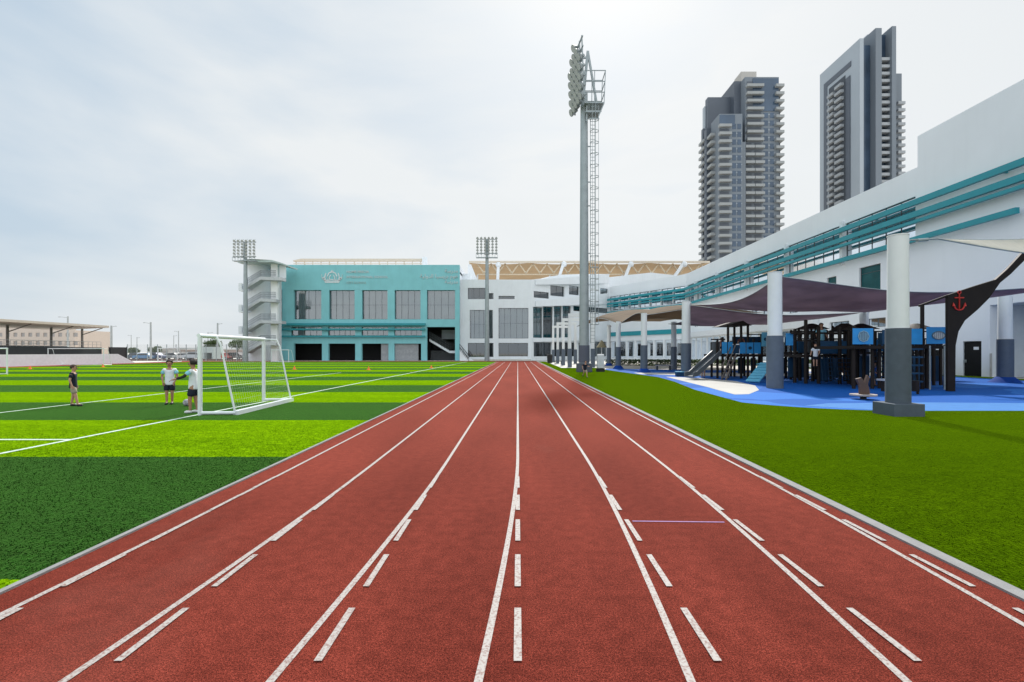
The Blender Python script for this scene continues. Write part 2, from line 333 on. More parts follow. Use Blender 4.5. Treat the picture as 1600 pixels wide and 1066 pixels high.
# kerbs
M_kerb = mat('grey_kerb', (.22, .22, .22), .85, var=.12, scale=6, bump=.3, bscale=80)
k_ = MB(); k_.box(3.445, 3.565, -6, 86, -.02, .018); k_.box(-TX-.07, -TX-.02, -6, 86, -.02, .018); struct('kerb', k_, M_kerb)
p_ = MB(); p_.quad((-54.4, -12, .012), (-TX-.07, -12, .012), (-TX-.07, 86, .012), (-54.4, 86, .012)); struct('pitch', p_, M_pitch)
# lawn on the right, with the rounded corner of the play surface cut into it
def corner(cx, cy, r, a0, a1, n): return [(cx+r*math.cos(R(a0+(a1-a0)*i/n)), cy+r*math.sin(R(a0+(a1-a0)*i/n))) for i in range(n+1)]
edge = [(60, 14.1), (14, 14.1)] + corner(11.2, 18.2, 4.1, 270, 205, 8)+[(7.9, 22), (8.9, 28), (9.4, 33), (8.7, 41), (8.3, 47), (9.2, 55), (10.5, 60)]
l_ = MB(); l_.add([(3.565, -12, .016)]+[(60, -12, .016)]+[(x, y, .016) for x, y in edge]+[(10.5, 78, .016), (4.6, 86, .016), (3.565, 86, .016)], [tuple(range(len(edge)+5))]); struct('lawn', l_, M_lawn)
bl = MB(); be = [(29.9, 14.1)]+edge[1:-2]+[(9.0, 50), (29.9, 40)]
bl.add([(x, y, .008) for x, y in be], [tuple(range(len(be)))]); bl.quad((29.9, 14.1, .008), (36, 14.1, .008), (36, 26, .008), (29.9, 26, .008)); struct('play_surface', bl, M_blue)
ws = MB(); pts = [G(1040, 589), G(1095, 591), G(1150, 596), G(1180, 603), G(1186, 610), G(1170, 616.5), G(1148, 617), G(1120, 609.5), G(1108, 606)]
ws.add([(x, y, .0125) for x, y in pts], [tuple(range(len(pts)))]); 
q = [(9.4, 40), (29, 40), (29, 34.6), (14.5, 34.4), (11.5, 36), (9.3, 37.2)]; ws.add([(x, y, .0125) for x, y in q], [tuple(range(len(q)))]); struct('cream_play_surface', ws, mat('cream_surface', (.42, .405, .375), .8, var=.06, scale=.8))
lb = MB(); lb.add([(x, y, .0105) for x, y in ((10.6, 14.16), (36, 14.16), (36, 16.4), (22, 15.9), (13.6, 16.5), (10.2, 16.2), (9.0, 15.5))], [tuple(range(7))]); struct('painted_sunlit_band', lb, mat('sunlit_blue_surface', (.06, .19, .46), .8, var=.06, spec=.15))  # lighter blue sheet paints the sunlit strip along the play floor's front edge
gs = MB(); gs.quad((29.9, 26, .006), (31.8, 26, .006), (31.8, 60, .006), (29.9, 60, .006)); gs.quad((10, 62, .006), (31, 62, .006), (31, 66, .006), (10, 66, .006)); struct('grass_strip', gs, M_lawn)
# turf lines
tl = MB(); z = .016
tl.quad((-8.63, -12, z), (-8.53, -12, z), (-8.53, 84, z), (-8.63, 84, z)); tl.quad((-40, 9.62, z), (-8.63, 9.42, z), (-8.63, 9.52, z), (-40, 9.72, z))
tl.quad((-14.4, 12, z), (-14.3, 12, z), (-14.3, 40, z), (-14.4, 40, z)); tl.quad((-50, 84, z), (-8.63, 84, z), (-8.63, 84.15, z), (-50, 84.15, z))
struct('pitch_lines', tl, M_tline)
# real turf blades along the near lawn and pitch edges
def blades(name, m, rects, n, h, sd_):
    rn = random.Random(sd_); v = []; f = []
    for (x0, x1, y0, y1) in rects:
        for i in range(n):
            x = rn.uniform(x0, x1); y = y0+(y1-y0)*rn.random()**1.3; fd_ = 1-(y-y0)/(y1-y0)
            a = rn.uniform(0, 6.28); hh = h*rn.uniform(.4, 1.1)*fd_**.6+.001; wd = .003+.0006*y; ln = hh*.6
            dx, dy = math.cos(a)*wd, math.sin(a)*wd; lx, ly = rn.uniform(-ln, ln), rn.uniform(-ln, ln); o = len(v)
            v += [(x-dx, y-dy, .01), (x+dx, y+dy, .01), (x+lx, y+ly, .01+hh)]; f.append((o, o+1, o+2))
    me = bpy.data.meshes.new(name); me.from_pydata(v, [], f); me.materials.append(m); o = bpy.data.objects.new(name, me); COL.objects.link(o); o['kind'] = 'stuff'; return o
o = blades('turf_blades', M_lawn, [(3.57, 12, 3.0, 13.0)], 110000, .016, 1); tag(o, 'short green artificial turf blades on the right lawn', 'grass')
o = blades('turf_blades', M_pitch, [(-12, -3.68, 3.0, 13.0)], 110000, .016, 2); tag(o, 'short striped artificial turf blades on the near pitch', 'grass')

# ------------------------------------------------------------------ teal school block
YT = 96.0; fT = lambda u, v, d: (u, YT+d, v)
def rect(x0, x1, y0, y1, Y): return (X(x0, Y), X(x1, Y), max(0, Z(y1, Y)), Z(y0, Y))
teal = thing('school_building', 'three storey teal school block with crown logo and row of five big windows', 'building', (X(575, YT), YT, 0))
top = [rect(a, b, 453.5, 499, YT) for a, b in ((459, 502), (514, 554), (565.5, 605.5), (616.5, 657), (667, 711))]
mid = [rect(a, b, 511, 524.5, YT) for a, b in ((455, 503), (512.5, 555), (565, 606.5), (616, 659))]
low = [rect(a, b, 537, 564, YT) for a, b in ((459, 503), (513, 555), (565, 607), (616, 658))]
stair_o = rect(667, 711, 511, 564, YT); slot = rect(434, 441, 453, 500, YT)
mb = MB(); wall(mb, fT, X(431, YT), X(718, YT), 0, Z(414, YT), top+mid+low+[stair_o, slot], .7)
mb.build('facade_wall', M_teal, teal)
mb = MB(); zr = Z(414, YT); mb.box(X(431, YT), X(718, YT), YT+.7, YT+30, zr-1.6, zr-1.2)
mb.box(X(431, YT), X(431, YT)+.4, YT+.7, YT+30, 0, zr-1.6); mb.box(X(431, YT)+.4, X(718, YT), YT+29.6, YT+30, 0, zr-1.6); mb.box(X(718, YT)-.35, X(718, YT), YT+.7, YT+29.6, 0, zr)
mb.build('side_wall', mat('lilac_white_render', (.60, .63, .68), .8, var=.03), teal)
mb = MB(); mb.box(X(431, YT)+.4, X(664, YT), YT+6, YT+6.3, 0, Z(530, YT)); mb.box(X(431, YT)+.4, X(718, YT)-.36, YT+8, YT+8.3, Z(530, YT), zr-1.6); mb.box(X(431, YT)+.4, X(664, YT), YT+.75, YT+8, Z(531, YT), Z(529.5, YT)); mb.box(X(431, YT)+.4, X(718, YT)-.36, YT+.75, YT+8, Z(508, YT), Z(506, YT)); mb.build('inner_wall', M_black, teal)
for o in top: window(teal, fT, o, .58, 4, 2, M_glass, curtain=True)
for o in mid: window(teal, fT, o, .4, 5, 1, M_glass, curtain=True)
window(teal, fT, slot, .3, 1, 4, M_gdark)
for a, b in ((594.5, 607), (616, 653)):   # roller doors partly closing the last two bays
    s = MB(); r_ = rect(a, b, 537, 564, YT); n = 14
    for i in range(n):
        h = (r_[3]-r_[2])/n; mbox(s, fT, r_[0], r_[1], r_[2]+i*h+.02, r_[2]+(i+1)*h-.02, .45+(i % 2)*.02, .52)
    s.build('roller_door', mat('pale_roller', (.36, .37, .39), .6), teal)
s = MB()
for y0, y1, d in ((505.5, 509, -.9), (513.5, 516.3, -.5), (524.5, 527, -.5)): s = MB(); mbox(s, fT, X(438, YT), X(665, YT), Z(y1, YT), Z(y0, YT), d, -.02 if d == -.9 else d+.25); s.build('sunshade_rail', M_tube, teal)
# stair inside the right bay
s = MB(); xa, xb = X(668, YT), X(700, YT); za, zb = Z(529, YT), Z(548, YT)
s.prism([(xa, YT+2, za), (xa, YT+2, za-.5), (xb, YT+2, zb-.5), (X(711, YT), YT+2, zb-.5), (X(711, YT), YT+2, zb), (xb, YT+2, zb)], (0, 1.6, 0)); st = s.build('stair_flight', M_white, teal)
s = MB()
for i in range(14):
    x = xa+(xb-xa)*i/13; zz = za+(zb-za)*i/13; s.beam((x, YT+1.95, zz), (x, YT+1.95, zz+1.4), .07)
for dz in (.5, 1, 1.4): s.beam((xa, YT+1.95, za+dz), (xb, YT+1.95, zb+dz), .07); s.beam((xb, YT+1.95, zb+dz), (X(711, YT), YT+1.95, zb+dz), .07)
s.build('railing', M_dsteel, st)
s = MB(); r_ = rect(667, 711, 530, 563.5, YT); s.box(r_[0]+.05, r_[1]-.05, YT+4, YT+4.2, 0, Z(548, YT)); s.build('inner_panel', mat('grey_block', (.06, .065, .07), .8), teal)
s = MB(); s.box(X(684, YT), X(711, YT), YT+5, YT+5.2, Z(529, YT), Z(514, YT)); s.build('inner_panel', M_curt, teal)
# stairs down to the right of the block
es = thing('outdoor_stair', 'white outdoor stair with dark railing between teal block and white block', 'stair', (X(724, 95), 95, 0))
s = MB(); s.prism([(X(719, 95), 94.2, Z(548, 95)), (X(719, 95), 94.2, 0), (X(740, 95), 94.2, 0)], (0, 1.4, 0)); s.build('flight', M_white, es)
s = MB(); s.beam((X(719, 95), 94.15, Z(538, 95)), (X(733, 95), 94.15, Z(555, 95)), .1); s.beam((X(719, 95), 94.15, Z(543, 95)), (X(733, 95), 94.15, Z(560, 95)), .1)
for i in range(8): x = X(719+i*2, 95); s.beam((x, 94.15, Z(538+i*2.4, 95)), (x, 94.15, Z(547+i*2.4, 95)), .08)
s.build('railing', M_dsteel, es)
# lettering + crown
def text(s, size, loc, m, parent, align='LEFT', rot=(R(90), 0, 0), ext=.03, name='lettering', sx=1):
    c = bpy.data.curves.new('t', 'FONT'); c.body = s; c.size = size; c.extrude = ext; c.offset = .012; c.align_x = align; c.resolution_u = 2
    o = bpy.data.objects.new('t', c); COL.objects.link(o); bpy.context.view_layer.update()
    me = bpy.data.meshes.new_from_object(o.evaluated_get(bpy.context.evaluated_depsgraph_get())); bpy.data.objects.remove(o)
    if not me or not len(me.vertices): return None
    me.materials.clear(); me.materials.append(m)
    n = bpy.data.objects.new(name, me); COL.objects.link(n); n.rotation_euler = rot; n.scale = (sx, 1, 1); n.parent = parent; n.location = Vector(loc)-wloc(parent); return n
M_letter = mat('pale_lettering', (.50, .60, .62), .5)
text('HOME PRECIA', .62, (X(541.5, YT), YT-.06, Z(426.5, YT)), M_letter, teal, sx=1.12)
text('INTERNATIONAL SCHOOL', .62, (X(541.5, YT), YT-.06, Z(434.6, YT)), M_letter, teal, sx=1.08)
text('CITY SCHOOL', .6, (X(541.5, YT), YT-.06, Z(443.5, YT)), mat('dim_lettering', (.32, .50, .50), .5), teal, sx=1.0)
AR = [('\ufe94\ufeb3\ufead\ufea9\ufee3', 426), ('\ufe94\ufef4\ufedf\ufeed\ufea9\ufedf\ufe8d \ufe8e\ufef4\ufeb4\ufef3\ufeae\ufe91 \ufee1\ufeee\ufeeb', 434.5), ('\ufe94\ufeb3\ufead\ufea9\ufee3', 443)]
for s_, y_ in AR: text(s_, 1.0 if y_ != 434.5 else 1.05, (X(716, YT), YT-.06, Z(y_, YT)), M_letter, teal, 'RIGHT')
cw = MB(); cx, cz = X(519, YT), Z(442, YT); u = .125
cw.prism([(cx-11*u, YT-.08, cz), (cx+11*u, YT-.08, cz), (cx+12*u, YT-.08, cz+2.2*u), (cx-12*u, YT-.08, cz+2.2*u)], (0, .06, 0))
def strap(pts, w_):
    for (x0, z0), (x1, z1) in zip(pts, pts[1:]): cw.beam((cx+x0*u, YT-.05, cz+z0*u), (cx+x1*u, YT-.05, cz+z1*u), .05, w_)
for sgn in (-1, 1):
    strap([(sgn*11*1, 3.4), (sgn*15.5, 8), (sgn*16, 13)], .22); strap([(sgn*10, 3.6), (sgn*11.5, 9), (sgn*9.5, 15)], .2); strap([(sgn*7, 4), (sgn*7.5, 10), (sgn*5, 15), (0, 17)], .2)
    strap([(sgn*3, 4), (sgn*4.5, 8), (sgn*2, 12)], .16); strap([(sgn*14, 4.5), (sgn*12.5, 9)], .16)
strap([(-12, 3.2), (0, 4.6), (12, 3.2)], .22); strap([(0, 16), (0, 20)], .2); strap([(-2, 18), (2, 18)], .16)
cw.build('crown_emblem', mat('silver_emblem', (.66, .70, .72), .4), teal)
# canopy on its roof
rc = thing('roof_canopy', 'long pale tan canopy on light posts on the teal block roof', 'canopy', (X(563, 108), 108, zr-1.2))
s = MB(); Yc = 108; s.prism([(X(458, Yc), Yc, Z(407, Yc)), (X(470, Yc), Yc, Z(404.3, Yc)), (X(664, Yc), Yc, Z(404.3, Yc)), (X(668, Yc), Yc, Z(403.5, Yc)), (X(668, Yc), Yc, Z(408, Yc)), (X(458, Yc), Yc, Z(408.5, Yc))], (0, 1.0, 0)); s.build('canopy_roof', M_tanroof, rc)
s = MB()
for i, x in enumerate(range(462, 668, 13)):
    s.beam((X(x, Yc), Yc+.2, zr-1.2), (X(x, Yc), Yc+.2, Z(408.5, Yc)), .16)
    if i % 3 == 1: s.beam((X(x, Yc), Yc+.2, Z(408.5, Yc)), (X(x+9, Yc), Yc+.2, zr-1), .12)
s.beam((X(458, Yc), Yc+.2, Z(412, Yc)), (X(668, Yc), Yc+.2, Z(412, Yc)), .15); s.build('posts', M_tanroof, rc)
s = MB(); s.box(X(661, Yc), X(669, Yc), Yc-1, Yc, Z(414, Yc), Z(403, Yc)); s.build('end_post', M_wframe, rc)

# ------------------------------------------------------------------ stair tower at its left
YS = 90.0; stw = thing('stair_tower', 'round white open stair tower with zigzag flights at the left of the teal block', 'stair tower', (X(408, YS), YS, 0))
s = MB(); s.prism([(X(376, YS), YS-1, Z(412, YS)), (X(376, YS), YS-1, Z(408.5, YS)), (X(400, YS), YS-1.6, Z(407.2, YS)), (X(432, YS), YS-1.6, Z(409, YS)), (X(446, YS), YS-1, Z(413, YS)), (X(446, YS), YS-1, Z(415, YS)), (X(432, YS), YS-1.6, Z(412, YS))], (0, 6, 0)); s.build('roof_slab', mat('grey_green_slab', (.42, .50, .49), .8), stw)
s = MB(); s.tube((X(404, YS+3), YS+3, 0), (X(404, YS+3), YS+3, Z(410, YS+3)), 2.0, n=32); s.build('core_wall', M_white, stw)
s = MB(); s.box(X(421, YS), X(431.5, YS), YS+.5, YS+1.2, 0, Z(412, YS)); s.build('right_pier', mat('bright_white', (.86, .87, .87), .7, var=.02), stw)
s = MB(); s.box(X(382, YS), X(390.5, YS), YS+1.6, YS+2.1, 0, Z(412, YS)); s.build('left_pier', mat('bright_white', (.86, .87, .87)), stw)
s = MB(); s.box(X(385, YS), X(420, YS), YS+4.6, YS+4.9, 0, Z(412, YS)); s.build('back_wall', M_white, stw)
for i, yb in enumerate((447, 480.5, 514, 547.5)):
    zl, zh = Z(yb, YS), Z(yb-13, YS); s = MB(); t = .55
    s.prism([(X(385, YS), YS-.9, zl-t), (X(390, YS), YS-.9, zl-t), (X(412, YS), YS-1.2, zh-t), (X(444 if i in (0, 2) else 435, YS), YS-.9, zh-t-.1), (X(444 if i in (0, 2) else 435, YS), YS-.9, zh-.1), (X(412, YS), YS-1.2, zh), (X(390, YS), YS-.9, zl), (X(385, YS), YS-.9, zl)], (0, 1.7, 0))
    fl = s.build('stair_flight', mat('pale_grey_concrete', (.50, .52, .54), .8), stw); s = MB()
    pr = [(X(390, YS), zl), (X(412, YS), zh), (X(435, YS), zh)]
    for (xa, z0), (xb, z1) in zip(pr, pr[1:]):
        for k in range(13): x = xa+(xb-xa)*k/12; zz = z0+(z1-z0)*k/12; s.beam((x, YS-1.0, zz), (x, YS-1.0, zz+1.15), .05)
        for dz in (.35, .75, 1.15): s.beam((xa, YS-1.0, z0+dz), (xb, YS-1.0, z1+dz), .06)
    s.build('railing', mat('grey_rail', (.20, .22, .25), .5), fl)
    if i < 3:
        s = MB(); s.box(X(375, YS), X(385, YS), YS-.5, YS+1, Z(yb+8, YS), Z(yb+6, YS)); s.box(X(375, YS), X(375, YS)+.12, YS-.5, YS+1, Z(yb+6, YS), Z(yb-4, YS)); s.box(X(375, YS)+.12, X(380, YS), YS-.5, YS-.4, Z(yb+6, YS), Z(yb-4, YS)); s.build('side_landing', M_white, stw)
s = MB()
for (a, b) in ((434, 444),):
    for k in range(1): s.box(X(a, YS), X(b, YS), YS+.6, YS+.8, Z(434, YS), Z(414, YS))
s.build('top_screen', M_white, stw)

# ------------------------------------------------------------------ white centre block
YC = 97.5; ctr = thing('school_building', 'white central school block with tall glazed bays behind the end of the running track', 'building', (X(790, YC), YC, 0))
fC = lambda u, v, d: (u, YC+d, v)
tall = [rect(a, b, c, 529, YC) for a, b, c in ((734, 770, 484.5), (779, 825.5, 481.5))]
gnd = [rect(731, 771, 536, 558, YC), rect(779, 825, 536, 557, YC)]
up = [rect(731, 758, 450, 467.5, YC), rect(763, 771, 458, 467.5, YC), rect(779, 804, 462.5, 467.5, YC)]
mb = MB(); wall(mb, fC, X(718.5, YC), X(830, YC), 0, Z(437, YC), tall+gnd+up, .6); mb.build('facade_wall', M_white, ctr)
mb = MB(); mb.box(X(718.5, YC), X(734, YC), YC+3, YC+3.3, 8, Z(424, YC)); mb.build('upper_wall', M_white, ctr)
for o in tall: window(ctr, fC, o, .3, 5, 2, M_glass, curtain=True)
for o in gnd+up: window(ctr, fC, o, .3, 3, 1, M_gdark)
A0, A1 = (X(830, YC), YC), (20.8, 112.0); La = math.hypot(A1[0]-A0[0], A1[1]-A0[1]); ax, ay = (A1[0]-A0[0])/La, (A1[1]-A0[1])/La
fA = lambda u, v, d: (A0[0]+ax*u-ay*d, A0[1]+ay*u+ax*d, v)
def uA(px):   # along-wall distance where a photo column meets the angled wall
    k = (px-VX)/F; return (k*A0[1]-A0[0])/(ax-k*ay)
def opA(x0, x1, y0, y1):
    u0, u1 = uA(x0), uA(x1); Ym = A0[1]+ay*(u0+u1)/2; return (u0, u1, max(0, Z(y1, Ym)), Z(y0, Ym))
aops = [opA(833, 848, 480, 528), opA(848.5, 864, 479, 528), opA(865.5, 878, 478, 528), opA(879, 892, 478, 528), opA(834, 862, 535, 557), opA(864, 900, 535, 557), opA(904, 918, 536, 557), opA(924, 948, 534, 557),
        opA(834, 858, 456, 466), opA(860, 882, 447, 463), opA(889, 905, 447, 461), opA(938, 950, 450, 463), opA(896, 950, 480, 488)]
mb = MB(); wall(mb, fA, 0, La, 0, 16.0, aops, .6)
tp = [(0, 16.0)]
for px_, py_ in ((846, 435.5), (861, 431.8), (878, 429.4), (905, 428.5), (950, 428.3)):
    u_ = uA(px_); tp.append((u_, Z(py_, fA(u_, 0, 0)[1])))
tp.append((La, tp[-1][1])); tp.append((La, 16.0)); mb.prism([fA(u_, v_, 0) for u_, v_ in tp], (-ay*.6, ax*.6, 0)); mb.build('facade_wall', M_white, ctr)
for i, o in enumerate(aops): window(ctr, fA, o, .3, 2, 1 if i > 3 else 2, M_glass if i in (0, 2, 3) else M_gdark, curtain=i in (0, 2, 3))
# sweeping parapets over the angled part
def band(px0, px1, yt0, yt1, yb0, yb1, out_, name, m=None):
    s = MB(); P = []; n = 10
    for i in range(n+1):
        t = i/n; px = px0+(px1-px0)*t; u = uA(px); q = fA(u, 0, -out_*math.sin(math.pi*min(1, t*.9+.1))); Ym = q[1]
        yt = yt0+(yt1-yt0)*t; yb = yb0+(yb1-yb0)*t; P.append(((q[0], q[1], Z(yb, Ym)), (q[0], q[1], Z(yt, Ym)), fA(u, Z(yb, Ym), -.01), fA(u, Z(yt, Ym), -.01)))
    for a, b in zip(P, P[1:]): s.quad(a[0], b[0], b[1], a[1]); s.quad(a[1], b[1], b[3], a[3]); s.quad(a[0], a[2], b[2], b[0])
    s.quad(P[0][0], P[0][1], P[0][3], P[0][2]); s.quad(P[-1][0], P[-1][2], P[-1][3], P[-1][1]); s.build(name, m or M_white, ctr)
band(836, 952, 437, 428, 445, 443, .9, 'sweeping_parapet'); band(836, 952, 470, 458, 479, 475, 1.1, 'sweeping_balcony')
band(832, 948, 529, 525, 534.5, 531, .7, 'floor_band')
mb = MB(); mb.box(X(718.5, YC), 30, YC+22, YC+22.4, 0, 14); mb.prism([(X(718.5, YC), YC+.6, 15.3), (X(830, YC), YC+.6, 15.3), (A1[0], A1[1]+.8, 15.3), (A1[0], YC+22, 15.3), (X(718.5, YC), YC+22, 15.3)], (0, 0, .3)); mb.box(X(718.5, YC), X(718.5, YC)+.3, YC+.6, YC+22, 0, 15.2); mb.build('roof_and_back', M_white, ctr)
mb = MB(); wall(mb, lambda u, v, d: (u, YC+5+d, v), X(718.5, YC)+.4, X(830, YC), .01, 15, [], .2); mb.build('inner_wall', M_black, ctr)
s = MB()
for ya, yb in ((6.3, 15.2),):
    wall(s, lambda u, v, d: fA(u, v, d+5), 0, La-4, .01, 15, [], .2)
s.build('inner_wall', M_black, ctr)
s = MB(); s.box(X(719, YC)+.5, X(829, YC), YC-2.2, YC-.02, 0, .25); s.build('front_step', M_sand, ctr)
# upper set-back masses behind
up_ = thing('rooftop_block', 'stepped white upper storey with pitched outline behind the central block', 'building', (X(985, 120), 120, 0))
s = MB(); Yu = 120; s.prism([(X(a, Yu), Yu, Z(b, Yu)) for a, b in ((838, 470), (838, 437), (861, 432.3), (876, 429.6), (905, 428.6), (950, 433.5), (1017, 426), (1060, 431), (1110, 417), (1200, 417), (1200, 470))], (0, 3, 0)); s.build('upper_wall', M_white, up_)
s = MB(); s.box(X(866, Yu), X(1200, Yu), Yu+3, Yu+10, 0, Z(440, Yu)); s.build('rear_wall', M_white, up_)
# big tan canopy
bc = thing('roof_canopy', 'large tan fabric canopy with white trusses above the central block', 'canopy', (X(915, 124), 124, 15))
Ya, Yb = 122, 146
s = MB(); n = 24
for i in range(n):
    t0, t1 = i/n, (i+1)/n; f0 = lambda t, Y, p0, p1: X(p0+(p1-p0)*t, Y)
    za = Z(411, Ya); zb = Z(437, Yb)
    sag = lambda t: -.35*abs(math.sin(t*math.pi*4))
    s.quad((f0(t0, Ya, 733, 1108), Ya, za+sag(t0)), (f0(t1, Ya, 733, 1108), Ya, za+sag(t1)), (f0(t1, Yb, 745, 1120), Yb, zb+sag(t1)), (f0(t0, Yb, 745, 1120), Yb, zb+sag(t0)))
s.build('fabric', M_tan, bc)
s = MB(); s.box(X(733, Ya), X(1108, Ya), Ya-.6, Ya-.2, Z(411.5, Ya), Z(408.5, Ya)); s.build('front_beam', M_tanroof, bc)
s = MB()
for i, x in enumerate(range(745, 1100, 22)):
    s.beam((X(x, Ya), Ya+1, Z(411, Ya)), (X(x+11, Ya), Ya+1, Z(426, Ya)), .3); s.beam((X(x+11, Ya), Ya+1, Z(426, Ya)), (X(x+22, Ya), Ya+1, Z(411, Ya)), .3)
s.beam((X(745, Ya), Ya+1, Z(428, Ya)), (X(1100, Ya), Ya+1, Z(428, Ya)), .25); s.build('truss', mat('pale_truss', (.62, .52, .38), .7), bc)
for a, b, c, d in ((779, 411, 778, 438), (881, 410, 873, 434), (985, 410, 975, 436), (1068, 410, 1050, 436)):
    s = MB(); s.beam((X(a, Ya), Ya-.8, Z(b, Ya)), (X(c, Ya), Ya-.8, Z(d, Ya)), .7); s.ell((X(a, Ya), Ya-.8, Z(b+4, Ya)), (.7, .7, .7)); s.build('mast', M_wframe, bc)
s = MB(); s.prism([(X(731, Ya), Ya, Z(413, Ya)), (X(736, Ya), Ya, Z(413, Ya)), (X(746, Ya), Ya, Z(438, Ya)), (X(731, Ya), Ya, Z(438, Ya))], (0, .4, 0)); s.build('end_frame', M_wframe, bc); s = MB(); s.box(X(790, Yb), X(835, Yb), Yb+1, Yb+2, 12, Z(434.5, Yb)); s.build('end_frame', M_wframe, bc)
s = MB()
for x in (745, 860, 975, 1090): s.beam((X(x, Ya), Ya+2, 15.6), (X(x, Ya), Ya+2, Z(428, Ya)), .4); s.beam((X(x, Yb), Yb-.4, 0), (X(x, Yb), Yb-.4, Z(438, Yb)), .4)
s.build('legs', M_wframe, bc)

# ------------------------------------------------------------------ right wing
XW = 31.8; wing = thing('school_wing', 'long white school wing with horizontal teal rails running toward the camera on the right', 'building', (XW, 50, 0))
fW = lambda u, v, d: (XW+d, u, v)
def yW(px): return XW*F/(px-VX)
band_o = (39.4, 92.5, 10.45, 14.15)
cols_y = [48.1, 58.2, 68.4, 78.5, 88.0]
bops = []; ys = [39.4]+cols_y+[92.5]
for a, b in zip(ys, ys[1:]): bops.append((a+(.0 if a == 39.4 else .22), b-.22, 10.45, 14.15))
pun = [(43.2, 45.9, 6.9, 9.5), (49.2, 50.7, 6.9, 9.3), (52.1, 53.6, 7.4, 9.1)]
row = [(56+i*3.1, 57.9+i*3.1, 6.2, 8.6) for i in range(11)]
small = [(42.6, 45.0, 3.9, 4.7), (47.3, 50.3, 3.7, 4.7)]
doors = [(33.8, 35.2, 0, 2.45), (36.9, 38.2, 0, 2.45)]
gro = [(52.5+i*2.55, 54.65+i*2.55, .35, 4.2) for i in range(16)]
rec = (14, 33.2, 0, 4.85)
mb = MB(); wall(mb, fW, -12, 93, 0, 16.4, bops+pun+row+small+doors+gro+[rec], .5); mb.build('facade_wall', M_wing, wing)
mb = MB(); mb.box(XW, XW+.5, -12, 39.2, 16.402, 18.85); mb.box(XW+.5, 70, 38.8, 39.2, 16.402, 18.85); mb.box(XW+.5, 70, -12, 38.8, 18.3, 18.6); mb.build('tall_parapet', M_wing, wing)
mb = MB(); mb.box(XW+.5, 70, -12, 93, 15.2, 15.6); mb.box(69.5, 70, -12, 93, 0, 15.2); mb.build('roof', M_wing, wing)
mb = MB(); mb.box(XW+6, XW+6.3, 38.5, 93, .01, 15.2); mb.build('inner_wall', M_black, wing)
mb = MB(); mb.box(XW+2.6, XW+2.9, 14, 33.2, 0, 4.85); mb.box(XW+.5, XW+2.6, 33.2, 33.5, 0, 4.85); mb.box(XW+.5, XW+2.6, 14, 33.5, 4.85, 5.1); mb.build('recess_wall', mat('grey_white_render', (.60, .64, .68), .8, var=.04), wing)
for i, o in enumerate(bops):
    if i in (0,): window(wing, fW, o, .15, 5, 1, M_glight, hz=[11.5, 13.2], curtain=True)
    elif i == 1: window(wing, fW, o, .15, 6, 1, M_glight, hz=[12.6], curtain=True)
    else: window(wing, fW, o, .25, 4, 2, M_gdark)
for o in pun: window(wing, fW, o, .15, 1, 1, M_gpun, fw=.06, hz=[o[3]-.6])
for o in row+small: window(wing, fW, o, .2, 2, 1, M_gdark, fw=.06)
for o in gro: window(wing, fW, o, .03, 1, 1, M_gdark, fm=M_wframe, fw=.06, hz=[3.2])
for o in doors:
    s = MB(); mbox(s, fW, o[0]+.05, o[1]-.05, .02, o[3]-.05, .06, .14); d = s.build('door', mat('black_door', (.008, .009, .010), .6, spec=.15), wing)
    s = MB(); mbox(s, fW, o[0]+.25, o[0]+.62, 1.85, 2.05, .035, .06); s.build('door_sign', M_wframe, d)
    s = MB(); mbox(s, fW, o[1]-.22, o[1]-.14, .95, 1.15, -.01, .06); mbox(s, fW, o[1]-.3, o[1]-.14, 1.06, 1.1, -.05, -.01); s.build('handle', M_steel, d)
for y in cols_y: s = MB(); s.box(XW-.28, XW+.1, y-.2, y+.2, 10.2, 14.4); s.build('pilaster', M_wframe, wing)
B0, B1 = (XW, 93.0), (20.8, 112.0); Lb = math.hypot(B1[0]-B0[0], B1[1]-B0[1]); bx, by = (B1[0]-B0[0])/Lb, (B1[1]-B0[1])/Lb
fB = lambda u, v, d: (B0[0]+bx*u+by*d, B0[1]+by*u-bx*d, v)
bo = [(.3+i*3.1, 3.2+i*3.1, 11.0, 14.2) for i in range(7)]; bg_ = [(.4+i*2.7, 2.7+i*2.7, .4, 4.1) for i in range(8)]
mb = MB(); wall(mb, fB, 0, Lb, 0, 16.4, bo+bg_, .5); mb.build('facade_wall', M_wing, wing)
for o in bo: window(wing, fB, o, .25, 2, 2, M_gteal)
for o in bg_: window(wing, fB, o, .25, 1, 1, M_gdark, fm=M_wframe)
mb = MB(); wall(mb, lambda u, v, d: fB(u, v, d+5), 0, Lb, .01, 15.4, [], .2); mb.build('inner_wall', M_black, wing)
s = MB(); mbox(s, fB, 0, Lb-.2, 5.2, 6.1, -.25, -.02); s.build('teal_band', M_tube, wing)
s = MB(); mbox(s, fB, 0, Lb, 9.7, 10.5, -.9, -.02); s.box(XW-.75, XW-.02, 52, 92.6, 4.35, 5.2); s.build('white_ledge', M_wframe, wing)
for zc, th, y0 in ((13.45, .44, 6), (12.5, .44, 6), (11.93, .24, 6), (10.55, .38, 30.8)):
    s = MB(); xo = XW-.55
    s.box(xo-.16, xo+.12, y0, 93, zc-th/2, zc+th/2)
    q = fB(0, 0, -.7); q2 = fB(Lb-.1, 0, -.7); s.beam((q[0], q[1]-.2, zc), (q2[0], q2[1], zc), .28, th)
    s.build('teal_rail', M_tube, wing)
s = MB()
for y in (12, 22, 32, 43.5)+tuple(cols_y): s.box(XW-.42, XW-.02, y-.06, y+.06, 12.55 if y < 30 else 10.5, 12.75 if y < 30 else 10.7); s.box(XW-.42, XW-.02, y-.06, y+.06, 13.3, 13.5)
s.build('rail_bracket', M_tube, wing)
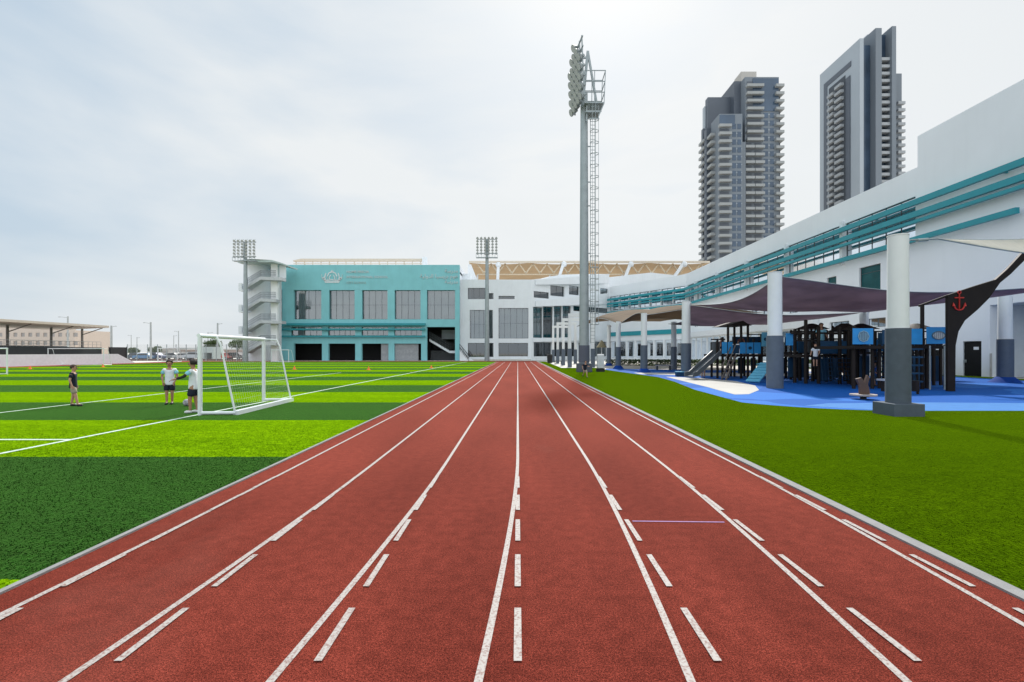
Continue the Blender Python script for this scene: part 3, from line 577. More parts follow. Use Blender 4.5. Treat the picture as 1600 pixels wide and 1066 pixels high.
s = MB(); s.tube((XW-.12, 33.0, 0), (XW-.12, 33.0, 1.6), .06); s.build('pipe', mat('grey_pipe', (.4, .38, .35), .6), wing)
# curved canopy strip of the wall foot
s = MB(); s.box(XW-.12, XW-.003, 52, 92.8, 0, .3); s.build('plinth', M_wframe, wing)

# ------------------------------------------------------------------ towers
def many(root, name, items, m, fn):
    items = sorted(items, key=lambda i: -i[-1])
    for it in items[:100]:
        s = MB(); fn(s, it); s.build(name, m, root)
    if len(items) > 100:
        s = MB(); [fn(s, it) for it in items[100:]]; o = s.build(name, m, root); o['kind'] = 'stuff'
T1 = thing('residential_tower', 'grey stepped high rise apartment tower with rows of pale balconies, left of the two towers', 'tower', (X(1160, 215), 215, 0))
def blk(s, x0, x1, yt, Y, dep): s.box(X(x0, Y), X(x1, Y), Y, Y+dep, 0, Z(yt, Y))
s = MB(); blk(s, 1164, 1217, 120.5, 212, 22); s.build('main_block', M_tw, T1)
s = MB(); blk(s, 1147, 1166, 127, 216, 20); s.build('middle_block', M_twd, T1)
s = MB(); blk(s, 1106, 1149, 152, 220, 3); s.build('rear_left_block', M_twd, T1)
s = MB(); blk(s, 1124, 1160, 178, 208, 9); blk(s, 1160, 1165, 222, 209.5, 12); s.build('front_left_block', M_tw, T1)
s = MB(); blk(s, 1101, 1124, 166, 222.5, 2.5); s.build('left_block', M_tw2, T1)
s = MB(); s.box(X(1158, 225), X(1182, 225), 225, 232, Z(128, 225), Z(112, 225)); s.build('roof_box', mat('pale_roof_box', (.42, .40, .37), .8), T1)
s = MB(); Y = 212; s.box(X(1176, Y), X(1216, Y), Y-.25, Y-.02, Z(174, Y), Z(123, Y)); s.build('blue_glazing', M_twg, T1); s = MB(); Y = 208; s.box(X(1124, Y), X(1148, Y), Y-.25, Y-.02, Z(197, Y), Z(180, Y)); s.build('blue_glazing', M_twg, T1)
s = MB()
for q in range(36): zz = 2+q*3.3; s.box(X(1191.6, 212), X(1209.9, 212), 211.93, 211.985, zz+2.62, zz+2.95) if zz+3 < Z(176, 212) else None; s.box(X(1141.5, 208), X(1159.5, 208), 207.93, 207.985, zz+2.7, zz+3.0) if zz+3.2 < Z(200, 208) else None
s.build('floor_bands', M_tw2, T1)
fl = 3.3; bal = []; win = []; Yf = 212
zt = Z(137, Yf); i = 0
while zt-i*fl > 1:
    zz = zt-i*fl; py = VY-(zz-EYE)*F/Yf
    if py < 222: bal.append((X(1165, Yf), X(1191, Yf), Yf-1.8, Yf, zz, 3))
    else: bal.append((X(1162, Yf), X(1176, Yf), Yf-2.2, Yf, zz, 3)); bal.append((X(1177, Yf), X(1191.5, Yf), Yf-2.2, Yf, zz, 3))
    bal.append((X(1210, Yf), X(1222.5, Yf), Yf-1.7, Yf+3, zz, 2)) if py > 130 else None
    bal.append((X(1216, Yf), X(1223.5, Yf), Yf+9, Yf+17, zz+.6, 1))
    Y2 = 208
    if py > 208: bal.append((X(1122, Y2), X(1141, Y2), Y2-1.8, Y2, zz+.8, 2.5))
    if py > 200:
        bal.append((X(1108, 214), X(1122, 214), 212, 216.5, zz-.5, 1.5)); bal.append((X(1096.5, 221), X(1108, 221), 219, 225, zz, 1.2))
    if py > 176: win += [(X(1193, Yf), X(1200, Yf), Yf, zz, 2), (X(1203, Yf), X(1209, Yf), Yf, zz, 2)]
    if py > 200: win += [(X(1144, Y2), X(1150, Y2), Y2, zz, 1.5), (X(1152, Y2), X(1158, Y2), Y2, zz, 1.5)]
    i += 1
def fbal(s, b):
    x0, x1, y0, y1, zz, _ = b; s.box(x0, x1, y0, y1, zz-.25, zz); s.box(x0, x1, y0, y0+.2, zz, zz+.85); s.box(x0, x0+.2, y0+.2, y1, zz, zz+.85)
bb = [b for b in bal if b]
many(T1, 'balcony', bb, M_slab, fbal)
s = MB()
for b in bb:
    if b[2] < b[3]-.01 and (b[3] in (Yf, 208)): s.box(b[0]+.5, b[1]-.5, b[3]-.12, b[3]-.02, b[4]+.3, b[4]+2.6)
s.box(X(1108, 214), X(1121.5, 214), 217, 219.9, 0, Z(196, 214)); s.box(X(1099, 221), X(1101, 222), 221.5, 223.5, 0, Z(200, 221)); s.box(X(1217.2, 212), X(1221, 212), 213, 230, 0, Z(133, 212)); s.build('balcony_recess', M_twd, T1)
def fwin(s, w_): s.box(w_[0], w_[1], w_[2]-.1, w_[2]-.015, w_[3]+.1, w_[3]+2.3)
many(T1, 'window', win, M_twg, fwin)

T2 = thing('residential_tower', 'tall grey slab tower with slanted looking flank and fins, right of the two towers', 'tower', (X(1343, 225), 225, 0))
Yn, Yfar, Xf = 225, 254.8, 156.2
zt = Z(60, 225)
s = MB(); s.box(Xf, X(1349.5, 225), Yn, Yfar, 0, zt); s.build('flank_wall', M_tw2, T2)
s = MB(); s.box(X(1349.6, 228), X(1367, 228), 228, Yfar-4, 0, Z(71, 228)); s.build('blue_glazing', M_twg, T2)
s = MB(); s.box(X(1367, 225), X(1376.5, 225), 224.5, 250, 0, Z(45, 225)); s.box(X(1392.5, 225), X(1399, 225), 224.5, 250, 0, Z(42, 225)); s.build('fin', M_tw, T2)
s = MB(); s.box(X(1376.6, 228), X(1392.4, 228), 228.5, 248, 0, Z(54, 228)); s.build('recess_glazing', M_twg, T2)
s = MB(); s.box(X(1399.1, 232), X(1409, 232), 232, 250, 0, Z(115, 232)); s.build('right_block', M_tw, T2)
s = MB(); s.box(X(1351, 240), X(1366, 240), 238, 244, Z(80, 240), Z(58, 240)); s.build('roof_box', M_tw2, T2)
s = MB(); xf = Xf-.25
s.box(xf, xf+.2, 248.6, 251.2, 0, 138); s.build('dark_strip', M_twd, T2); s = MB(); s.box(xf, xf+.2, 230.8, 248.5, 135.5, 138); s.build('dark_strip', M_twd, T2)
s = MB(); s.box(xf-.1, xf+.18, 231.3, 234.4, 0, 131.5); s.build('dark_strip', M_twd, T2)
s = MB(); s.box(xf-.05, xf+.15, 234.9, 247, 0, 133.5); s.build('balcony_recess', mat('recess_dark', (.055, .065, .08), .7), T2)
bal = []; k = 0
while 129.5-k*fl > 2:
    zz = 129.5-k*fl
    bal += [(Xf-2.0, Xf-.31, 235.5, 240.2, zz, 3), (Xf-1.8, Xf-.31, 241.8, 246.3, zz-1.2, 3)]; k += 1
k = 0
while Z(92, 225)-k*fl > 2:
    zz = Z(92, 225)-k*fl; bal.append((X(1377, 225), X(1392, 225), 225.5, 228.3, zz, 2.5))
    if k > 4: bal.append((X(1400, 232), X(1411, 232), 230.5, 232, zz-1, 1))
    k += 1
def fbal2(s, b):
    x0, x1, y0, y1, zz, w_ = b
    s.box(x0, x1, y0, y1, zz-.3, zz); s.box(x0, x0+.2, y0, y1, zz, zz+1.0); s.box(x0+.2, x1, y0, y0+.2, zz, zz+1.0)
many(T2, 'balcony', bal, mat('grey_balcony', (.32, .34, .36), .8), fbal2)

# ------------------------------------------------------------------ floodlight masts
bigm = thing('floodlight_mast', 'tallest floodlight mast with caged ladder standing on the lawn beside the track', 'floodlight', (5.6, 41.6, 0))
s = MB(); s.tube((5.6, 41.6, 0), (5.6, 41.6, 23.5), .42, .30, 20); s.build('pole', M_steel, bigm)
s = MB(); s.tube((5.6, 41.6, .8), (5.6, 41.6, 2.25), .47, .46, 24); s.build('safety_pad', mat('slate_pad', (.085, .095, .13), .6, var=.1, scale=8), bigm)
s = MB(); s.box(5.0, 6.2, 41.0, 42.2, 0, .75); s.build('base_block', mat('slate_block', (.085, .095, .12), .7), bigm, bevel=.04)
s = MB(); H0 = 21.6
pt = lambda a, h: (4.95+.10*a-.05*(h-24)+.25*math.sin(h), 41.3+a, h)
def plf(c, r_): return (5.15-.10*c-.03*r_, 41.2+c*.72, 22.4+r_*.78)
for c in range(-2, 3): s.beam(plf(c, -.3), plf(c, 6.2), .1)
for r_ in range(0, 7): s.beam(plf(-2.3, r_), plf(2.3, r_), .1)
s.beam((5.5, 41.5, 23), (5.9, 41.5, 27.0), .22); s.beam((5.2, 41.2, 23.2), (5.6, 41.5, 23.4), .2); s.beam((4.95, 41.2, 26.2), (5.85, 41.5, 26.5), .14); s.beam((4.9, 41.2, 25), (5.75, 41.5, 25.2), .14); s.beam((5.9, 41.5, 27), (6.7, 41.6, 22.4), .16)
s.build('lamp_frame', M_steel, bigm)
for r_ in range(7):
    for c in range(-2, 3):
        if (r_ == 6 and abs(c) > 0) or (r_ == 5 and abs(c) > 1) : continue
        p = plf(c, r_+.1); l = MB(); q = (p[0]-.36, p[1]-.12, p[2]-.18); l.tube(p, q, .14, .31, 12); l.tube((p[0]+.14, p[1], p[2]+.06), p, .1, .14, 8); lm = l.build('floodlight_lamp', mat('lamp_housing', (.24, .27, .27), .5, .4), bigm)
        l = MB(); l.tube(q, (q[0]-.02, q[1]-.006, q[2]-.01), .27, .27, 12); l.build('lens', M_lens, lm)
s = MB(); X0, X1, Ya, Yb, zf = 5.55, 7.15, 40.8, 42.3, 22.3
s.box(X0, X1, Ya, Yb, zf, zf+.1); s.box(X0+.1, X1-.3, Ya+.1, Yb-.1, zf-.7, zf-.55)
for x in (X0, (X0+X1)/2, X1):
    for y in (Ya, Yb): s.beam((x, y, zf), (x+(x-6.2)*.12, y, zf+2.7), .06)
for dz in (.9, 1.8, 2.7):
    e = .12*dz/2.7
    s.beam((X0, Ya, zf+dz), (X1+e, Ya, zf+dz), .06); s.beam((X0, Yb, zf+dz), (X1+e, Yb, zf+dz), .06); s.beam((X1+e, Ya, zf+dz), (X1+e, Yb, zf+dz), .06)
s.beam((X1, Ya, zf), (X1-.5, Ya, zf-1.2), .08); s.beam((X0+.3, Ya, zf-1.3), (X1-.4, Ya, zf-1.3), .08); s.beam((X0+.2, Ya+.3, zf), (X0+.2, Ya+.3, zf-1.4), .1); s.build('platform', M_steel, bigm)
s = MB()
for x in (6.12, 6.5): s.beam((x, 41.5, 2.4), (x, 41.5, zf), .05)
zz = 2.5
while zz < zf: s.beam((6.12, 41.5, zz), (6.5, 41.5, zz), .035); zz += .3
zz = 4
while zz < zf:
    hp = [(6.31+.36*math.cos(a)+(.1), 41.5-.45+.45*math.sin(a), zz) for a in [R(-70+i*28) for i in range(11)]]; hp = [(6.12, 41.5, zz), (6.06, 41.2, zz), (6.2, 40.9, zz), (6.45, 40.85, zz), (6.72, 41.0, zz), (6.76, 41.3, zz), (6.5, 41.5, zz)]
    s.path(hp, .03, 5); zz += .95
for p in ((6.2, 40.9), (6.45, 40.85), (6.72, 41.0)): s.beam((p[0], p[1], 4), (p[0], p[1], zf), .03)
for zz in (6, 10, 14, 16, 19): s.beam((5.9, 41.5, zz), (6.15, 41.5, zz), .08)
s.build('caged_ladder', M_steel, bigm)
def far_mast(px, Y, top, label):
    x = X(px, Y); m = thing('floodlight_mast', label, 'floodlight', (x, Y, 0)); zt = Z(top, Y); zb = zt-3.4
    s = MB(); s.tube((x, Y, 0), (x, Y, zt-.6), .48, .26, 16); s.build('pole', M_steel, m)
    s = MB(); s.box(x-2, x+2, Y-.6, Y+.3, zb-.6, zb-.5); 
    for k in range(9): s.beam((x-2+.5*k, Y-.6, zb-.5), (x-2+.5*k, Y-.6, zb+.1), .05)
    s.beam((x-2, Y-.6, zb+.1), (x+2, Y-.6, zb+.1), .07); s.build('platform', M_steel, m)
    s = MB()
    for k in range(6): s.beam((x+(-1.75+.7*k), Y-.1, zb), (x+(-1.75+.7*k), Y-.1, zt), .07)
    for k in range(2): s.beam((x-1.9, Y, zb+.3+k*2.6), (x+1.9, Y, zb+.3+k*2.6), .12)
    s.build('lamp_frame', M_steel, m)
    for c in range(6):
        for r_ in range(6):
            p = (x-1.75+.7*c, Y-.2, zb+.3+r_*.56); l = MB(); l.tube(p, (p[0], p[1]-.3, p[2]-.12), .12, .24, 8); lm = l.build('floodlight_lamp', mat('lamp_housing', (.24, .27, .27)), m)
            l = MB(); l.tube((p[0], p[1]-.3, p[2]-.12), (p[0], p[1]-.32, p[2]-.128), .21, .21, 8); l.build('lens', M_lens, lm)
    return m
far_mast(383.5, 88, 374, 'floodlight mast in front of the round white stair tower')
far_mast(761, 92, 370, 'floodlight mast in front of the white central block')

# ------------------------------------------------------------------ shade columns and sails
def column(x, y, h, r, label, pad=2.35, block=False, flare=False):
    c = thing('shade_column', label, 'column', (x, y, 0), 'padded white columns holding the shade sails')
    zb = .34 if block else 0
    s = MB(); s.tube((x, y, zb), (x, y, h), r*.93, r*.86, 28); s.tube((x, y, h), (x, y, h+.03), r*.9, r*.9, 28); s.build('post', M_col, c)
    s = MB(); s.tube((x, y, zb+.002), (x, y, pad), r*1.04, r*1.04, 28); s.build('safety_pad', M_pad if not block else M_conc, c)
    if block: s = MB(); s.box(x-.4, x+.4, y-.4, y+.4, 0, .34); s.build('base_block', M_conc, c, bevel=.012)
    if flare: s = MB(); s.tube((x, y, 0), (x, y, .32), r*2.1, r*1.1, 24); s.build('blue_skirt', mat('blue_skirt', (.006, .045, .24), .8, spec=.15), c)
    s = MB(); s.tube((x+r*.7, y, h-.12), (x+r*1.15, y+.05, h-.1), .05, n=8); s.tube((x, y+r*.5, h-.2), (x+.1, y+r*1.3, h-.15), .04, n=8); s.build('sail_bracket', M_steel, c)
    return c
column(10.2, 13.22, 4.8, .275, 'nearest white and grey shade column on a square dark grey block on the lawn', 2.33, True)
column(12.0, 23, 5.38, .35, 'white column with grey pad in front of the middle of the play tower', 2.45)
column(11.75, 34.4, 5.2, .33, 'white column with grey pad beside the dark slide', 2.3)
column(10.5, 41, 4.9, .28, 'white column with grey pad and blue skirt left of the slide column', 2.25, flare=True)
column(10.2, 50, 4.75, .27, 'slim white column with blue skirt between the mast and the shade columns', 2.2, flare=True)
column(11.0, 59.5, 4.9, .25, 'slimmest white column just right of the white cabinet', 2.2, flare=True)
column(27.0, 27.3, 5.07, .35, 'white column with navy pad and blue skirt beside the black door', 2.4, flare=True)
column(24.6, 35, 4.6, .32, 'white column rising behind the blue panel with the grey badge', 2.3)
column(15.2, 48, 4.6, .28, 'white column standing behind the pale paving in front of the glazed ground floor', 2.2)
column(26.4, 23.2, 4.95, .33, 'white shade column just past the ship bow at the right edge', 2.4)
def sail(name, c, m, label, sag=.8, cur=.12, n=16, group='shade sails over the playground', tz=.35):
    # four corners; edges curve inward, middle sags or rises
    P = [Vector(p) for p in c]; ctr_ = sum(P, Vector())/4; s = MB(); vs = []
    for j in range(n+1):
        for i in range(n+1):
            u, v = i/n, j/n; p = (P[0]*(1-u)+P[1]*u)*(1-v)+(P[3]*(1-u)+P[2]*u)*v
            e = max(4*u*(1-u)*(1-4*v*(1-v)), 4*v*(1-v)*(1-4*u*(1-u)))
            p = p+(ctr_-p)*Vector((1, 1, 0)).length*0
            k = cur*(4*u*(1-u)*(abs(2*v-1)**1.5)+4*v*(1-v)*(abs(2*u-1)**1.5)); q = p.copy(); q.x += (ctr_.x-p.x)*k; q.y += (ctr_.y-p.y)*k
            q.z -= sag*(4*u*(1-u)*.5+4*v*(1-v)*.5)*(.6+.4*math.sin(3*u+2*v)); vs.append(q)
    fs = [(j*(n+1)+i, j*(n+1)+i+1, (j+1)*(n+1)+i+1, (j+1)*(n+1)+i) for j in range(n) for i in range(n)]
    s.add(vs, fs, True); o = s.build(name, m); md = o.modifiers.new('t', 'SOLIDIFY'); md.thickness = .012
    s2 = MB(); ring = [vs[i] for i in range(n+1)]+[vs[j*(n+1)+n] for j in range(1, n+1)]+[vs[n*(n+1)+i] for i in range(n-1, -1, -1)]+[vs[j*(n+1)] for j in range(n-1, -1, -1)]
    s2.path(ring, .02, 5); s2.build('edge_cable', M_steel, o); tag(o, label, 'shade sail', group); return o
sail('shade_sail', [(12.3, 23.2, 5.25), (26.2, 23.4, 4.85), (24.5, 34.8, 4.5), (12.0, 34.2, 5.0)], M_purple, 'large purple shade sail stretched over the middle of the playground', .9, .10)
sail('shade_sail', [(12.0, 34.7, 5.0), (24.5, 35.2, 4.5), (24, 47, 4.3), (14.5, 47.5, 4.4)], M_purple, 'farther narrow purple shade sail behind the large purple one', .7, .12)
sail('shade_sail', [(10.6, 41.3, 4.78), (24, 48, 5.5), (23, 60, 5.5), (10.4, 49.8, 4.6)], M_brown, 'nearer sloping brown shade sail behind the slide column', -1.3, .10)
sail('shade_sail', [(10.3, 50.4, 4.6), (23, 60.4, 5.5), (22, 76, 6.4), (8.6, 72, 5.4)], M_brown, 'farthest arched brown shade sail beyond the white columns', -1.9, .08)
cs = sail('shade_sail', [(11.75, 13.8, 4.87), (22, 20.5, 6.40), (21.2, 19.6, 5.9), (20, 18.0, 5.12)], M_cream, 'cream shade sail tied to the nearest column at the right edge', .05, .05)
s = MB(); s.tube((10.42, 13.25, 4.70), (11.75, 13.8, 4.87), .025, n=6); s.tube((10.9, 13.45, 4.745), (11.3, 13.6, 4.80), .05, n=6); s.build('cable', M_steel, cs)
# white portal frames
for i, (y, l) in enumerate(((54.5, 'nearest and tallest looking white portal frame beside the floodlight mast'), (62.3, 'second white portal frame behind the mast'), (71, 'third white portal frame behind the mast'), (80, 'farthest and lowest looking white portal frame near the track end'))):
    f = thing('portal_frame', l, 'frame', (5.75, y, 0), 'white portal frames in a row')
    for x in (5.75, 8.3):
        s = MB(); s.box(x-.16, x+.16, y-.16, y+.16, 0, 5.6); s.build('post', M_col, f)
        s = MB(); s.box(x-.22, x+.22, y-.22, y+.22, .02, 2.05); s.build('safety_pad', M_pad, f)
    s = MB(); s.box(5.59, 8.46, y-.17, y+.17, 5.602, 5.95); s.build('beam', M_col, f)
s = MB(); s.quad((4.6, 52, .02), (15, 52, .02), (15, 84, .02), (4.9, 84, .02)); struct('paving', s, M_sand)

# ------------------------------------------------------------------ football goals
def goal(p, q, h, dep, r, label, net=True):
    p = Vector(p); q = Vector(q); d = (q-p).normalized(); nrm = Vector((-d.y, d.x, 0))*dep
    g_ = thing('football_goal', label, 'goal', p); up_v = Vector((0, 0, h))
    for a in (p, q): s = MB(); s.tube(a, a+up_v, r, n=16); s.build('upright', M_goal, g_)
    s = MB(); s.tube(p+up_v-d*r, q+up_v+d*r, r, n=16); s.build('crossbar', M_goal, g_)
    for a in (p, q):
        s = MB(); t = a+up_v; pts = [t, t+nrm*.46-Vector((0, 0, .02)), t+nrm*.58-Vector((0, 0, h*.12)), t+nrm*.8-Vector((0, 0, h*.6)), a+nrm*.98+Vector((0, 0, r))]; s.path([tuple(x) for x in pts], r*.46, 10); s.build('net_stay', M_goal, g_)
        s = MB(); s.tube(a+Vector((0, 0, r)), a+nrm+Vector((0, 0, r)), r*.8, n=12); s.build('side_ground_bar', M_goal, g_)
    s = MB(); s.beam(p+nrm+Vector((0, 0, r)), q+nrm+Vector((0, 0, r)), r*2.6, r*2); s.build('rear_ground_bar', M_goal, g_)
    if net:
        s = MB(); n = 30; m_ = 16; prof = [(.46, 1.0), (.58, .88), (.8, .42), (.97, .04)]
        def pf(t):
            k = t*3; i = min(2, int(k)); f_ = k-i; a, b = prof[i], prof[i+1]; return (a[0]+(b[0]-a[0])*f_, a[1]+(b[1]-a[1])*f_)
        for i in range(n+1):
            base = p+(q-p)*i/n; L_ = [base+nrm*pf(j/8)[0]+Vector((0, 0, h*pf(j/8)[1])) for j in range(9)]; s.path([tuple(x) for x in L_], .0014, 3)
        for j in range(m_+1):
            o_, zz = pf(j/m_); s.tube(p+nrm*o_+Vector((0, 0, h*zz)), q+nrm*o_+Vector((0, 0, h*zz)), .0014, n=3)
        s.build('net', mat('thin_net', (.6, .65, .6), .9), g_)
    return g_
gp, gq = (X(312.5, 13.15), 13.15, .012), (X(412, 16.85), 16.85, .012)
goal(gp, gq, 2.12, -.93, .056, 'large white football goal nearest the camera beside the running track')
goal((X(11, 37), 37, .012), (X(-40, 37), 37.5, .012), 1.95, 1.0, .05, 'white football goal cut off by the left edge of the photo', False)
goal((X(162, 62), 62, .012), (X(75, 62), 62, .012), 2.1, -1.2, .05, 'white football goal in front of the low white wall', False)
goal((X(247, 83), 83, .012), (X(277, 83), 83, .012), 2.3, 1.0, .06, 'small far white goal in front of the wire fence', False)
goal((X(424, 82), 82, .012), (X(451, 80), 80, .012), 2.0, 1.0, .06, 'small far white goal in front of the teal block corner', False)
b = MB(); by_ = 15.3; b.ell((X(292, by_), by_, .125), (.11, .11, .11), 20, 14); bo_ = b.build('football', mat('scuffed_ball', (.34, .33, .36), .5, var=.5, scale=14)); tag(bo_, 'scuffed grey football on the turf behind the boy at the goal post', 'ball')
for px, py, l in ((47, 577, 'orange marker cone left of the boy in the dark shirt'), (161, 574, 'orange marker cone below the far left goal right post'), (460, 577.5, 'orange marker cone just right of the near goal'), (576, 578.5, 'orange marker cone in front of the third black bay'), (674, 575.5, 'orange marker cone in front of the teal block stair bay')):
    x, y = G(px, py); c = thing('marker_cone', l, 'cone', (x, y, .012), 'orange cones on the pitch'); s = MB(); s.tube((x, y, .03), (x, y, .34), .13, .03, 12); s.build('cone', M_orange, c); s = MB(); s.box(x-.2, x+.2, y-.2, y+.2, .012, .03); s.build('base', M_orange, c)

# ------------------------------------------------------------------ people
def skinmesh(name, verts, edges, rad, m, parent, sub=2, root=0):
    me = bpy.data.meshes.new(name); me.from_pydata([tuple(v) for v in verts], edges, []); o = bpy.data.objects.new(name, me); COL.objects.link(o)
    sk = o.modifiers.new('skin', 'SKIN'); sk.use_smooth_shade = True
    for i, r_ in enumerate(rad):
        d = me.skin_vertices[0].data[i]; d.radius = (r_, r_) if not isinstance(r_, tuple) else r_; d.use_root = (i == root)
    sb = o.modifiers.new('sub', 'SUBSURF'); sb.levels = sub; sb.render_levels = sub
    bpy.context.view_layer.update(); m2 = bpy.data.meshes.new_from_object(o.evaluated_get(bpy.context.evaluated_depsgraph_get()))
    bpy.data.objects.remove(o); m2.materials.clear(); m2.materials.append(m); m2.name = name
    n = bpy.data.objects.new(name, m2); COL.objects.link(n); n.parent = parent
    for p in m2.polygons: p.use_smooth = True
    return n
M_skin = mat('skin_brown', (.36, .19, .12), .55, var=.06); M_skin2 = mat('skin_light_brown', (.50, .28, .19), .55, var=.06)
M_hair = mat('black_hair', (.018, .012, .01), .7, var=.4, scale=20, bump=.6, bscale=60); M_hairb = mat('brown_hair', (.055, .025, .016), .7, var=.4, scale=20, bump=.6, bscale=60)
M_navy = mat("navy_cloth", (.006, .010, .025), .85, var=.2, scale=8); M_ltb = mat('light_blue_cloth', (.25, .58, .72), .85, var=.08, scale=6)
M_wcl = mat('white_cloth', (.72, .75, .80), .85, var=.06, scale=6); M_kha = mat('beige_cloth', (.36, .31, .23), .85, var=.1); M_blk = mat('black_cloth', (.015, .016, .018), .85)
M_shoe = mat('black_shoe', (.015, .015, .017), .5); M_wshoe = mat('white_shoe', (.70, .72, .74), .5)
def person(loc, H, yaw, label, shirt, shorts, hair, shoe, arms, feet, skin=M_skin, sleeve=None, under=None, afro=False, lean=0, cap=False, detail=True):
    """local frame: faces +Y before yaw; arms = ((upper dir),(fore dir)) for left(-X) and right(+X); feet = ((x,y,kneey),(...))"""
    root = thing('person', label, 'person', loc); root.rotation_euler.z = R(yaw); V = lambda x, y, z: Vector((x, y+lean*max(0, z-.5), z))*H
    J = {'pel': V(0, 0, .50), 'wai': V(0, .0, .60), 'che': V(0, .004, .715), 'nec': V(0, 0, .80), 'nk2': V(0, .006, .835), 'hd1': V(0, .012, .88), 'hd2': V(0, .014, .925), 'hd3': V(0, .008, .962)}
    vs = [J[k] for k in ('pel', 'wai', 'che', 'nec', 'nk2', 'hd1', 'hd2', 'hd3')]; es = [(i, i+1) for i in range(7)]
    rd = [(.082*H, .062*H), (.074*H, .055*H), (.085*H, .058*H), (.042*H, .038*H), .030*H, (.048*H, .052*H), (.056*H, .062*H), (.042*H, .046*H)]
    arm = []
    for k, sgn in enumerate((-1, 1)):
        ud, fd = [Vector(a).normalized() for a in arms[k]]; sh = V(sgn*.108, 0, .785); el = sh+ud*.165*H; wr = el+fd*.135*H; pm = wr+fd*.045*H
        b0 = len(vs); vs += [sh, sh+ud*.085*H, el, wr, pm]; es += [(2, b0), (b0, b0+1), (b0+1, b0+2), (b0+2, b0+3), (b0+3, b0+4)]; rd += [.037*H, .030*H, .024*H, .017*H, (.021*H, .012*H)]
        arm.append((sh, el, wr, ud, fd))
    leg = []
    for k, sgn in enumerate((-1, 1)):
        fx, fy, ky = feet[k][:3]; fz = feet[k][3] if len(feet[k]) > 3 else 0
        hp = V(sgn*.055, 0, .47); kn = Vector((H*(sgn*.055+fx)/2, H*ky, H*(.265+fz*.5))); an = Vector((H*fx, H*fy, H*(.055+fz))); toe = Vector((H*fx, H*(fy+.085), H*(.025+fz)))
        b0 = len(vs); vs += [hp, kn, an, toe]; es += [(0, b0), (b0, b0+1), (b0+1, b0+2), (b0+2, b0+3)]; rd += [.055*H, .035*H, .022*H, .020*H]; leg.append((hp, kn, an, toe))
    skinmesh('body', vs, es, rd, skin, root)
    if detail:
        for (sh, el, wr, ud, fd), sgn in zip(arm, (-1, 1)):
            pm = wr+fd*.045*H; side = fd.cross(Vector((0, 0, 1) if abs(fd.z) < .9 else (0, 1, 0))).normalized(); cu = side.cross(fd).normalized()*(-1)
            s = MB(); tn = (.042, .048, .045, .036)
            for i in range(4):
                b0 = pm+side*(i-1.5)*.0105*H; ln = tn[i]*H; m1 = b0+fd*ln*.5+cu*ln*.12; m2 = m1+fd*ln*.38+cu*ln*.35; s.tube(b0-fd*.01*H, m1, .0062*H, .0056*H, 7); s.tube(m1, m2, .0056*H, .0042*H, 7)
            t0 = wr+fd*.015*H+side*.018*H*(-sgn); t1 = t0+(fd*.7+side*(-sgn)*.7)*.026*H; s.tube(t0, t1, .0068*H, .006*H, 7); s.tube(t1, t1+fd*.02*H, .006*H, .0045*H, 7); s2 = MB(); s2.v, s2.f, s2.sm = s.v, s.f, s.sm
            ob = s2.build('fingers', skin); ob.parent = root
        for sgn in (-1, 1):
            e = MB(); c = J['hd2']+Vector((sgn*.022*H, .058*H, -.008*H)); e.ell(c, (.007*H, .004*H, .005*H), 8, 6); ob = e.build('eye', M_blk); ob.parent = root
            e = MB(); c = J['hd1']+Vector((sgn*.056*H, .0, .028*H)); e.ell(c, (.008*H, .013*H, .018*H), 8, 6); ob = e.build('ear', skin); ob.parent = root
        e = MB(); c = J['hd2']+Vector((0, .063*H, -.022*H)); e.ell(c, (.009*H, .014*H, .014*H), 8, 6); ob = e.build('nose', skin); ob.parent = root
        e = MB(); c = J['hd1']+Vector((0, .052*H, -.008*H)); e.ell(c, (.018*H, .006*H, .0045*H), 8, 6); ob = e.build('mouth', mat('lip', (.30, .10, .08), .5)); ob.parent = root
    # shirt
    vs = [V(0, 0, .425), V(0, 0, .46), V(0, 0, .60), V(0, .002, .70), V(0, 0, .80)]; es = [(0, 1), (1, 2), (2, 3), (3, 4)]; rd = [(.098*H, .080*H), (.104*H, .084*H), (.094*H, .074*H), (.094*H, .070*H), (.050*H, .044*H)]
    for sh, el, wr, ud, fd in arm:
        b0 = len(vs); vs += [sh, sh+ud*.05*H]; es += [(3, b0), (b0, b0+1)]; rd += [.045*H, .040*H]
    skinmesh('shirt', vs, es, rd, shirt, root)
    for sh, el, wr, ud, fd in arm:
        skinmesh('sleeve', [sh+ud*.02*H, sh+ud*.06*H, sh+ud*.115*H], [(0, 1), (1, 2)], [.043*H, .043*H, .042*H], sleeve or shirt, root)
        if under: skinmesh('undersleeve', [sh+ud*.10*H, el, el+fd*.115*H], [(0, 1), (1, 2)], [.033*H, .029*H, .022*H], under, root)
    # shorts
    vs = [V(0, 0, .52), V(0, 0, .46)]; es = [(0, 1)]; rd = [(.086*H, .066*H), (.092*H, .070*H)]
    for hp, kn, an, toe in leg:
        b0 = len(vs); vs += [hp.lerp(kn, .2), hp.lerp(kn, .82)]; es += [(1, b0), (b0, b0+1)]; rd += [.066*H, .060*H]
    skinmesh('shorts', vs, es, rd, shorts, root)
    for hp, kn, an, toe in leg:
        d = (toe-an); d.z = 0; d = d.normalized()*H
        skinmesh('shoe', [an-d*.03-Vector((0, 0, .025*H)), an+d*.03-Vector((0, 0, .022*H)), an+d*.10-Vector((0, 0, .032*H))], [(0, 1), (1, 2)], [(.030*H, .030*H), (.032*H, .032*H), (.028*H, .020*H)], shoe, root)
    hr = bmesh.new(); bmesh.ops.create_icosphere(hr, subdivisions=3, radius=1); c = J['hd2']+Vector((0, -.012*H, (.018 if not afro else .012)*H)); rr = (.066, .070, .058) if not afro else (.082, .082, .070)
